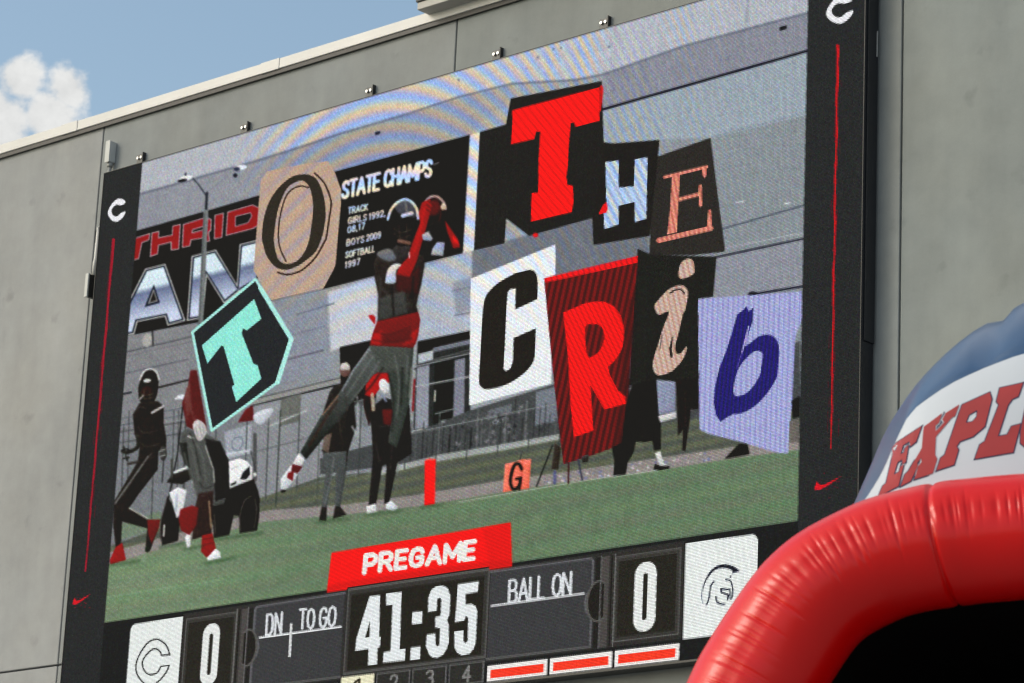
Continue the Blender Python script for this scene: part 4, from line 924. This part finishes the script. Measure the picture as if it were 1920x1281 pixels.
acc += amp2[..., None] * np.stack([13 * np.sin(ph2), 5 * np.sin(ph2 + 1), -20 * np.sin(ph2)], -1)
acc += rng.normal(0, 1, acc.shape) * (2.2 + 5.0 * bright * invid)[..., None]
acc += (rng.normal(0, 1, lum.shape) * (1.5 + .016 * lum))[..., None]
col_ = rng.normal(0, 1.6, (1, nx, 1)) * (bright[..., None] + .25)     # slight column-to-column differences
row_ = rng.normal(0, 1.2, (nzl, 1, 1)) * (bright[..., None] + .25)
acc = np.clip(acc + col_ + row_, 6, 255)
LEDCOL = np.clip(s2l(acc) - 0.015, 0.0004, None)
del canvas

ledm = bpy.data.materials.new('led_face'); ledm.use_nodes = True
nt = ledm.node_tree; b = nt.nodes['Principled BSDF']
b.inputs['Base Color'].default_value = (.008, .008, .0085, 1); b.inputs['Roughness'].default_value = .8; b.inputs['Specular IOR Level'].default_value = .05
at = nt.nodes.new('ShaderNodeAttribute'); at.attribute_name = 'led'
tcn = nt.nodes.new('ShaderNodeTexCoord'); sx = nt.nodes.new('ShaderNodeSeparateXYZ'); nt.links.new(tcn.outputs['Object'], sx.inputs[0])
def lm(op, a, c=None):
    n = nt.nodes.new('ShaderNodeMath'); n.operation = op
    for q, v in enumerate((a, c)):
        if v is None: continue
        if isinstance(v, (int, float)): n.inputs[q].default_value = v
        else: nt.links.new(v, n.inputs[q])
    return n.outputs[0]
def lobe(o, org, pitch, amp_):
    c = lm('COSINE', lm('MULTIPLY', lm('SUBTRACT', o, (org + pitch / 2)), 2 * math.pi / pitch))
    return lm('ADD', 1.0, lm('MULTIPLY', c, amp_))
mask = lm('MULTIPLY', lobe(sx.outputs['X'], LEDX0 * H, px_ * H, .5), lobe(sx.outputs['Z'], LEDZ0 * H, pz_ * H, .6))
vm = nt.nodes.new('ShaderNodeVectorMath'); vm.operation = 'SCALE'
nt.links.new(at.outputs['Vector'], vm.inputs[0]); nt.links.new(mask, vm.inputs['Scale'])
nt.links.new(vm.outputs['Vector'], b.inputs['Emission Color'])
b.inputs['Emission Strength'].default_value = 1.0 / 2 ** EXPOSURE
ledm.cycles.emission_sampling = 'NONE'

board = empty('video_scoreboard', (0, 0, Z0))
tag(board, 'large video scoreboard with letter cards and a 41:35 game clock on the concrete wall', 'scoreboard')
vx = (LEDX0 + np.arange(nx + 1) * px_) * H; vz = (LEDZ0 + np.arange(nzl + 1) * pz_) * H
made = {}
for pid, (name, par, label) in enumerate(PARTS):
    kk, ii = np.nonzero(led_id == pid)
    if len(kk) == 0: continue
    quad = np.stack([kk * (nx + 1) + ii, kk * (nx + 1) + ii + 1, (kk + 1) * (nx + 1) + ii + 1, (kk + 1) * (nx + 1) + ii], 1)
    uq, inv = np.unique(quad.ravel(), return_inverse=True)
    co_ = np.stack([vx[uq % (nx + 1)], np.zeros(len(uq)), vz[uq // (nx + 1)]], 1).astype(np.float32)
    me = bpy.data.meshes.new(name)
    me.vertices.add(len(uq)); me.vertices.foreach_set('co', co_.ravel())
    me.loops.add(len(quad) * 4); me.loops.foreach_set('vertex_index', inv.astype(np.int32).ravel())
    me.polygons.add(len(quad)); me.polygons.foreach_set('loop_start', (np.arange(len(quad)) * 4).astype(np.int32))
    me.update(calc_edges=True)
    a = me.attributes.new('led', 'FLOAT_VECTOR', 'FACE'); a.data.foreach_set('vector', LEDCOL[kk, ii].astype(np.float32).ravel())
    me.materials.append(ledm)
    o = bpy.data.objects.new(name, me)
    made[pid] = o
    link(o, board if par is None else made[par])
    if label: o['label'] = label

# cabinet behind the LEDs
bm = bmesh.new()
X0, X1, ZB, ZT = -.1238 * H, 1.9028 * H, -.2195 * H, 1.0012 * H
box(bm, X0, X1, .008, .165, ZB, ZT, .004)
cab = obj('cabinet', bm, M['cabinet'], board)
bm = bmesh.new()                                     # slim lips round the LED face
lx0, lx1, lz0, lz1 = LEDX0 * H, LEDX1 * H, LEDZ0 * H, LEDZ1 * H
box(bm, X0, X1, -.006, .0075, ZB, lz0 - .0005); box(bm, X0, X1, -.006, .0075, lz1 + .0005, ZT)
box(bm, X0, lx0 - .0005, -.006, .0075, lz0, lz1); box(bm, lx1 + .0005, X1, -.006, .0075, lz0, lz1)
obj('frame_lip', bm, M['cabinet'], cab)
zs_ = (onY(1640, 640, .1)[2] - Z0)
bm = bmesh.new(); box(bm, X1 + .0005, X1 + .014, .03, .16, zs_, ZT - .01, .002)
obj('side_cover', bm, M['cabinet'], cab)
bm = bmesh.new(); tube(bm, [(X1 + .018, .14, (onY(1643, 55, .1)[2] - Z0)), (X1 + .018, .14, (onY(1643, 103, .1)[2] - Z0))], .006, 8)
obj('side_rail', bm, M['conduit'], cab)
# brackets between the wall and the cabinet
bpts = [onY(u, v, WALL_Y) for u, v in ((272, 296), (468, 240), (703, 172), (942, 104), (1144, 44))]
bxs = [q[0] for q in bpts]; BZ = float(np.mean([q[2] for q in bpts])) - Z0
st = bxs[-1] - bxs[-2]
bxs += [x for x in (bxs[-1] + st * k for k in (1, 2, 3)) if x < 1.86 * H]
flange = None
for bi, x in enumerate(bxs):
    if flange is None:
        bm = bmesh.new(); box(bm, -.115, .0, WALL_Y - .012, WALL_Y - .001, -.30, .055, .003); flange = obj('mounting_bracket', bm, M['bracket'], board)
        bm = bmesh.new(); box(bm, .0005, .012, WALL_Y - .042, WALL_Y - .001, -.30, .06, .002); fin = obj('bracket_fin', bm, M['capdark'], flange)
        bs = []
        for dx in (-.085, -.035):
            bm = bmesh.new(); tube(bm, [(dx, WALL_Y - .0125, .015), (dx, WALL_Y - .030, .015)], .015, 6)
            bs.append(obj('bolt', bm, M['bolt'], flange))
        flange.location = (x, 0, BZ)
    else:
        f2 = flange.copy(); link(f2, board); f2.location = (x, 0, BZ)
        for c in [fin] + bs:
            c2 = c.copy(); link(c2, f2)
for x in bxs:                                       # arms that carry the cabinet, mostly hidden behind it
    for z in (.25, .62, .94):
        bm = bmesh.new(); box(bm, x - .03, x + .03, .165, WALL_Y, z * H - .04, z * H + .04)
        obj('support_arm', bm, M['bracket'], board)

# ------------------------------------------------------------------ electrical fittings on the wall
p = onY(199, 285, WALL_Y - .09)
jb = empty('junction_box', (p[0], WALL_Y, p[2])); tag(jb, 'small grey junction box on a conduit above the scoreboard corner', 'junction box')
bm = bmesh.new(); box(bm, -.01, .052, -.085, -.001, -.11, .115, .008); obj('enclosure', bm, M['greybox'], jb)
bm = bmesh.new(); box(bm, -.014, .056, -.093, -.0855, -.115, .12, .003); obj('cover', bm, M['greybox'], jb)
bm = bmesh.new(); tube(bm, [(.024, -.045, -.111), (.024, -.045, -.55)], .020, 12); obj('conduit', bm, M['conduit'], jb, True)
bm = bmesh.new(); tube(bm, [(.024, -.045, -.112), (.024, -.045, -.16)], .029, 12); obj('coupling', bm, M['conduit'], jb, True)
p = onY(168, 537, WALL_Y - .1)
sw_ = empty('disconnect_box', (p[0], WALL_Y, p[2])); tag(sw_, 'slim white and black switch box hung from a conduit beside the scoreboard edge', 'switch box')
bm = bmesh.new(); box(bm, -.02, .028, -.15, -.13, -.125, .125, .004); obj('cover', bm, M['greybox'], sw_)
bm = bmesh.new(); box(bm, -.016, .024, -.1295, -.001, -.12, .12, .004); obj('enclosure', bm, M['blackbox'], sw_)
bm = bmesh.new(); tube(bm, [(.015, -.07, .122), (.02, -.07, .26), (.03, -.07, .30), (.035, -.07, .58), (.035, -.07, .62), (.06, -.05, .66), (.10, -.01, .67), (.10, -.001, .67)], .024, 10); obj('conduit', bm, M['coping'], sw_, True)
bm = bmesh.new(); box(bm, -.01, .13, -.03, -.001, .63, .66, .003); obj('strap', bm, M['conduit'], sw_)
bm = bmesh.new(); tube(bm, [(.0, -.08, .60), (-.07, -.02, .50)], .006, 6); obj('wire', bm, M['blackbox'], sw_)

# ------------------------------------------------------------------ inflatable tunnel
D = 13.0
dh = ray_dir(1985, 900); dh = np.array([dh[0], dh[1], 0.0]); dh /= np.linalg.norm(dh)
rt = np.array([dh[1], -dh[0], 0.0])
base = np.array([CAMW[0], CAMW[1], 0.0]) + D * dh
def hl(u, v, y):
    """photo pixel -> local (x, y, z) of the inflatable on its upright plane at depth y"""
    d = ray_dir(u, v); s = (D + y) / (d @ dh); q = CAMW + s * d
    return np.array([(q - base) @ rt, y, q[2]])
tunnel = empty('inflatable_tunnel', tuple(base), math.atan2(rt[1], rt[0]))
tag(tunnel, 'red, white and blue inflatable team tunnel lettered EXPLO standing in front of the wall', 'inflatable tunnel')
def vinyl(name, color, rough, wr=40, st=.25, coat=.35):
    m = mat(name, color, rough, 0, noise=(1.2, .06), coat=coat)
    m.node_tree.nodes['Principled BSDF'].inputs['Coat Roughness'].default_value = .2
    m.node_tree.nodes['Principled BSDF'].inputs['Coat IOR'].default_value = 1.55
    return m
M['red'] = vinyl('red_vinyl', (.70, .001, .001), .34, coat=.3)
M['red'].node_tree.nodes['Principled BSDF'].inputs['Specular IOR Level'].default_value = .3
M['blue'] = vinyl('blue_vinyl', (.026, .08, .185), .38, coat=.4)
M['white'] = vinyl('white_vinyl', (.58, .62, .68), .5, coat=.15)
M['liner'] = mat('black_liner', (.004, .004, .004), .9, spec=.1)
M['letter'] = mat('letter_red', (.36, .03, .03), .5, noise=(4, .1))
M['navy'] = mat('letter_navy', (.02, .03, .09), .5)
def resample(P, n):
    P = np.array(P, float); d = np.r_[0, np.cumsum(np.linalg.norm(np.diff(P, axis=0), axis=1))]
    t = np.linspace(0, d[-1], n); return np.stack([np.interp(t, d, P[:, c]) for c in range(P.shape[1])], 1)
XM = hl(1985, 900, 0)[0]
outer_px = [(1290, 1281), (1330, 1205), (1390, 1112), (1440, 1050), (1500, 1000), (1580, 957), (1650, 931), (1760, 908), (1870, 896), (1985, 890)]
left = [(-1.80, 0.0), (-1.92, 1.0), (-1.96, 2.0), (-1.90, 2.8), (-1.75, 3.42)] + [tuple(hl(u, v, 0)[[0, 2]]) for u, v in outer_px]
left = [(x - XM, z) for x, z in left]
full = left + [(-x, z) for x, z in left[-2::-1]]
full = resample(smooth(full, 8, closed=False), 520)
TR = .262
tg = np.gradient(full, axis=0); tg /= np.linalg.norm(tg, axis=1)[:, None]
nin = np.stack([tg[:, 1], -tg[:, 0]], 1)                # points into the opening
cen = full + nin * TR
arc_s = np.r_[0, np.cumsum(np.linalg.norm(np.diff(cen, axis=0), axis=1))]
# tube: round section, gathered wrinkles either side of the front seam
NS, NA = 3400, 64
sa = np.linspace(0, arc_s[-1], NS)
cxz = np.stack([np.interp(sa, arc_s, cen[:, 0]), np.interp(sa, arc_s, cen[:, 1])], 1)
nn = np.stack([np.interp(sa, arc_s, nin[:, 0]), np.interp(sa, arc_s, nin[:, 1])], 1); nn /= np.linalg.norm(nn, axis=1)[:, None]
wr = np.zeros(NS); pos = 0.0; ws = []
while pos < arc_s[-1]:
    ws.append((pos, rng.uniform(.25, 1.0), rng.uniform(.005, .012), rng.uniform(.35, 1.0))); pos += rng.uniform(.012, .05)
mid_s = arc_s[len(arc_s) // 2]
seam_s = []
iu = hl(1757, 920, 0); kq = np.argmin((full[:, 0] - (iu[0] - XM)) ** 2 + (full[:, 1] - iu[2]) ** 2); seam_s.append(arc_s[kq])
seam_s += [2 * mid_s - seam_s[0], seam_s[0] - 1.35, 2 * mid_s - seam_s[0] + 1.35]
ang = np.linspace(0, 2 * np.pi, NA, endpoint=False)     # 0 = outward/top, 90 deg = towards the viewer
SEAM_A = math.radians(72)
verts = []; R_ = np.full((NS, NA), TR)
for (p0, am, w_, ln) in ws:
    g_ = np.exp(-((sa - p0) / w_) ** 2) * am
    spread = np.exp(-(np.abs(((ang - SEAM_A + np.pi) % (2 * np.pi)) - np.pi) / (.42 * ln)) ** 2)
    R_ -= .0085 * g_[:, None] * spread[None, :]
R_ -= .008 * np.exp(-((ang - SEAM_A) / .035) ** 2)[None, :]
for s_ in seam_s:
    cur = sa[:, None] - (s_ - .05 * np.sin(ang)[None, :])
    R_ -= .011 * np.exp(-(cur / .010) ** 2); R_ += .002 * np.exp(-((np.abs(cur) - .05) / .035) ** 2)
R_ += .004 * np.sin(sa * 5.1)[:, None] * np.cos(ang * 2 + .6)[None, :] + .003 * np.sin(sa * 13.0 + 1)[:, None] * np.sin(ang)[None, :]
co3 = np.zeros((NS, NA, 3))
co3[..., 0] = cxz[:, None, 0] - nn[:, None, 0] * np.cos(ang)[None] * R_
co3[..., 2] = cxz[:, None, 1] - nn[:, None, 1] * np.cos(ang)[None] * R_
co3[..., 1] = -np.sin(ang)[None] * R_ * 1.0
co3[..., 0] += XM
def gridmesh(name, G, m, parent, wrap=False):
    a_, b_, _ = G.shape
    idx = np.arange(a_ * b_).reshape(a_, b_)
    nxt = np.roll(idx, -1, 1)
    cols = slice(None) if wrap else slice(0, -1)
    q = np.stack([idx[:-1, cols], nxt[:-1, cols], nxt[1:, cols], idx[1:, cols]], -1).reshape(-1, 4)
    me = bpy.data.meshes.new(name); me.from_pydata(G.reshape(-1, 3).tolist(), [], q.tolist())
    me.update()
    for p_ in me.polygons: p_.use_smooth = True
    me.materials.append(m)
    return link(bpy.data.objects.new(name, me), parent)
gridmesh('arch_tube', co3, M['red'], tunnel, wrap=True)
# dark liner from the arch backwards
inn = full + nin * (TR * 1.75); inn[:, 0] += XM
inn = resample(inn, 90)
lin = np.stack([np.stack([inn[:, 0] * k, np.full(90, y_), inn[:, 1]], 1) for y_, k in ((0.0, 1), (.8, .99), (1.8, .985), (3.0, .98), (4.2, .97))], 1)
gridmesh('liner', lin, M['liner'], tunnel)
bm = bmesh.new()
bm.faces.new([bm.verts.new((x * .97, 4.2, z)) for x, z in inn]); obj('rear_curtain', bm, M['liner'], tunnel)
# shell: rows from the arch over the forehead to the crown and down the back
def row(px, y, low):
    q = [np.array([x, y, z]) for x, z in low] + [hl(u, v, y) for u, v in px]
    q = np.array(q); q[:, 0] -= 0
    lft = resample(np.array(smooth([tuple(t) for t in q], 6, closed=False)), 90)
    rgt = lft[-2::-1].copy(); rgt[:, 0] = 2 * XM - rgt[:, 0]
    return np.concatenate([lft, rgt])
low0 = [(XM - 1.62, 0.0), (XM - 1.70, 1.5), (XM - 1.62, 2.8), (XM - 1.42, 3.7)]
low1 = [(XM - 1.5, 0.0), (XM - 1.58, 1.5), (XM - 1.45, 2.9), (XM - 1.15, 4.0)]
r0 = row([(1480, 1080), (1560, 1010), (1640, 975), (1760, 950), (1870, 935), (1985, 930)], .06, low0)
r1 = row([(1625, 966), (1640, 925), (1660, 873), (1682, 822), (1706, 776), (1734, 752), (1775, 724), (1819, 702), (1859, 685), (1920, 663), (1985, 652)], .42, low1)
r2 = row([(1590, 980), (1600, 952), (1637, 866), (1660, 815), (1684, 775), (1725, 722), (1787, 657), (1850, 607), (1920, 568), (1985, 548)], 1.15, low1)
cpt = np.array([XM, 0, 2.0])
def back(r, y_, k):
    q = r.copy(); q[:, 0] = XM + (q[:, 0] - XM) * k; q[:, 2] = q[:, 2] * (1 - (1 - k) * .9); q[:, 1] = y_; return q
r3 = back(r2, 2.3, .985); r4 = back(r2, 3.4, .90); r5 = back(r2, 4.25, .74)
rows = [r0, r1, r2, r3, r4, r5]
def spline_rows(rows, n):
    out = []
    for a_ in range(len(rows) - 1):
        p0, p1, p2, p3 = rows[max(a_ - 1, 0)], rows[a_], rows[a_ + 1], rows[min(a_ + 2, len(rows) - 1)]
        for t in np.linspace(0, 1, n, endpoint=False):
            out.append(.5 * (2 * p1 + (p2 - p0) * t + (2 * p0 - 5 * p1 + 4 * p2 - p3) * t * t + (3 * p1 - p0 - 3 * p2 + p3) * t ** 3))
    out.append(rows[-1]); return np.array(out)
NR = 24
G = spline_rows(rows, NR)                              # rows x along
# seams between the blue gores, with puckers where they meet the white band
nrow, ncol, _ = G.shape
gu = np.gradient(G, axis=0); gv = np.gradient(G, axis=1); nor = np.cross(gv, gu)
nor /= np.linalg.norm(nor, axis=2)[..., None] + 1e-9
if nor[nrow // 3, ncol // 2, 2] < 0: nor = -nor
apx = hl(1847, 690, .42); ks = np.argmin(np.linalg.norm(r1 - apx, axis=1))
seam_c = [ks, 178 - ks, 60, 118, 89]
colx = np.arange(ncol)[None, :]; rowx = np.arange(nrow)[:, None]
dsp = np.zeros((nrow, ncol)); blue_r = (rowx > NR)
for c_ in seam_c[:2] + seam_c[2:4]:
    dsp -= .035 * np.exp(-((colx - c_ - (rowx - NR) * .05) / .8) ** 2) * blue_r
for kk_ in range(70):
    c_ = rng.uniform(20, 158); dsp -= rng.uniform(.004, .014) * np.exp(-((colx - c_) / rng.uniform(.5, 1.1)) ** 2) * np.exp(-np.clip(rowx - NR, 0, 99) / rng.uniform(3, 9)) * blue_r
dsp -= .03 * np.exp(-(np.abs(rowx - NR) / 1.2) ** 2) * blue_r
G2 = G + nor * dsp[..., None]
band = gridmesh('white_band', G[:NR + 1].transpose(1, 0, 2), M['white'], tunnel)
gridmesh('blue_shell', G2[NR:].transpose(1, 0, 2), M['blue'], tunnel)
# lettering laid on the band
bpy.context.view_layer.update()
bvh = BVHTree.FromPolygons([Vector(v) for v in G[:NR + 1].reshape(-1, 3)],
                           [(r * ncol + c, r * ncol + c + 1, (r + 1) * ncol + c + 1, (r + 1) * ncol + c) for r in range(NR) for c in range(ncol - 1)])
cl = np.array([(CAMW - base) @ rt, -D, CAMZ]); cl[1] = (CAMW - base) @ dh
def to_band(u, v, off):
    q = hl(u, v, 0.0); d = Vector(q - cl).normalized()
    hit, n_, _, _ = bvh.ray_cast(Vector(cl), d)
    if hit is None: hit, n_, _, _ = bvh.find_nearest(Vector(hl(u, v, .3)))
    if n_.dot(d) > 0: n_ = -n_
    return hit + n_ * off
def band_poly(name, pts, m, off, hole=None):
    xs = [p_[0] for p_ in pts]; ys = [p_[1] for p_ in pts]
    step_ = 4.0
    bm = bmesh.new()
    def loop(P):
        P2 = []
        for a_ in range(len(P)):
            p0, p1 = np.array(P[a_], float), np.array(P[(a_ + 1) % len(P)], float); n_ = max(1, int(np.linalg.norm(p1 - p0) / 6))
            for t in range(n_): P2.append(p0 + (p1 - p0) * t / n_)
        vs_ = [bm.verts.new((p_[0], p_[1], 0)) for p_ in P2]
        return [bm.edges.new((vs_[a_], vs_[(a_ + 1) % len(vs_)])) for a_ in range(len(vs_))]
    es = loop(pts) + (loop(hole) if hole else [])
    bmesh.ops.triangle_fill(bm, edges=es, use_beauty=True)
    bmesh.ops.subdivide_edges(bm, edges=bm.edges[:], cuts=1)
    for v_ in bm.verts: v_.co = to_band(v_.co.x, v_.co.y, off)
    return obj(name, bm, m, band)
Z_ = lambda P: [(1600 + x / 3.203, 560 + y / 3.203) for x, y in P]
LE = [(258, 870), (412, 768), (378, 862), (344, 890), (338, 860), (300, 884), (284, 940), (306, 926), (312, 900), (334, 880), (316, 985), (296, 1000), (296, 968), (268, 985), (244, 1062), (276, 1042), (284, 1012), (304, 1000), (272, 1128), (150, 1192), (178, 1128), (198, 1112), (240, 935), (236, 900)]
LX = [(425, 772), (535, 690), (515, 750), (495, 765), (495, 800), (545, 745), (535, 730), (555, 690), (638, 638), (612, 708), (592, 718), (497, 832), (492, 940), (505, 965), (478, 1052), (368, 1088), (392, 1005), (410, 985), (408, 960), (384, 990), (388, 1010), (345, 1098), (285, 1130), (310, 1060), (330, 1040), (412, 900), (420, 800)]
LP = [(655, 640), (820, 565), (832, 605), (790, 770), (720, 830), (640, 860), (620, 890), (632, 910), (605, 1000), (500, 1035), (525, 960), (550, 940), (625, 720), (632, 700)]
LPh = [(695, 700), (745, 672), (742, 712), (715, 742), (676, 748)]
LL = [(880, 540), (1020, 508), (990, 590), (955, 605), (930, 640), (868, 830), (925, 820), (950, 770), (1005, 755), (960, 925), (730, 965), (760, 880), (790, 860), (875, 640), (860, 620)]
LO = [(1004, 870), (1006, 790), (1060, 540), (1120, 490), (1400, 440), (1460, 480), (1440, 560), (1380, 770), (1300, 860), (1060, 920)]
LOh = [(1120, 780), (1190, 590), (1320, 565), (1270, 755)]
for P, hole in ((LE, None), (LX, None), (LP, LPh), (LL, None), (LO, LOh)):
    P = Z_(P); hole = Z_(hole) if hole else None
    ar = sum(P[a_][0] * P[(a_ + 1) % len(P)][1] - P[(a_ + 1) % len(P)][0] * P[a_][1] for a_ in range(len(P)))
    big = shrink(P, -2.0 if ar > 0 else 2.0)
    h2 = shrink(hole, 1.6 if sum(hole[a_][0] * hole[(a_ + 1) % len(hole)][1] - hole[(a_ + 1) % len(hole)][0] * hole[a_][1] for a_ in range(len(hole))) > 0 else -1.6) if hole else None
    band_poly('letter_outline', big, M['navy'], .0015, h2)
    band_poly('letter', P, M['letter'], .003, hole)
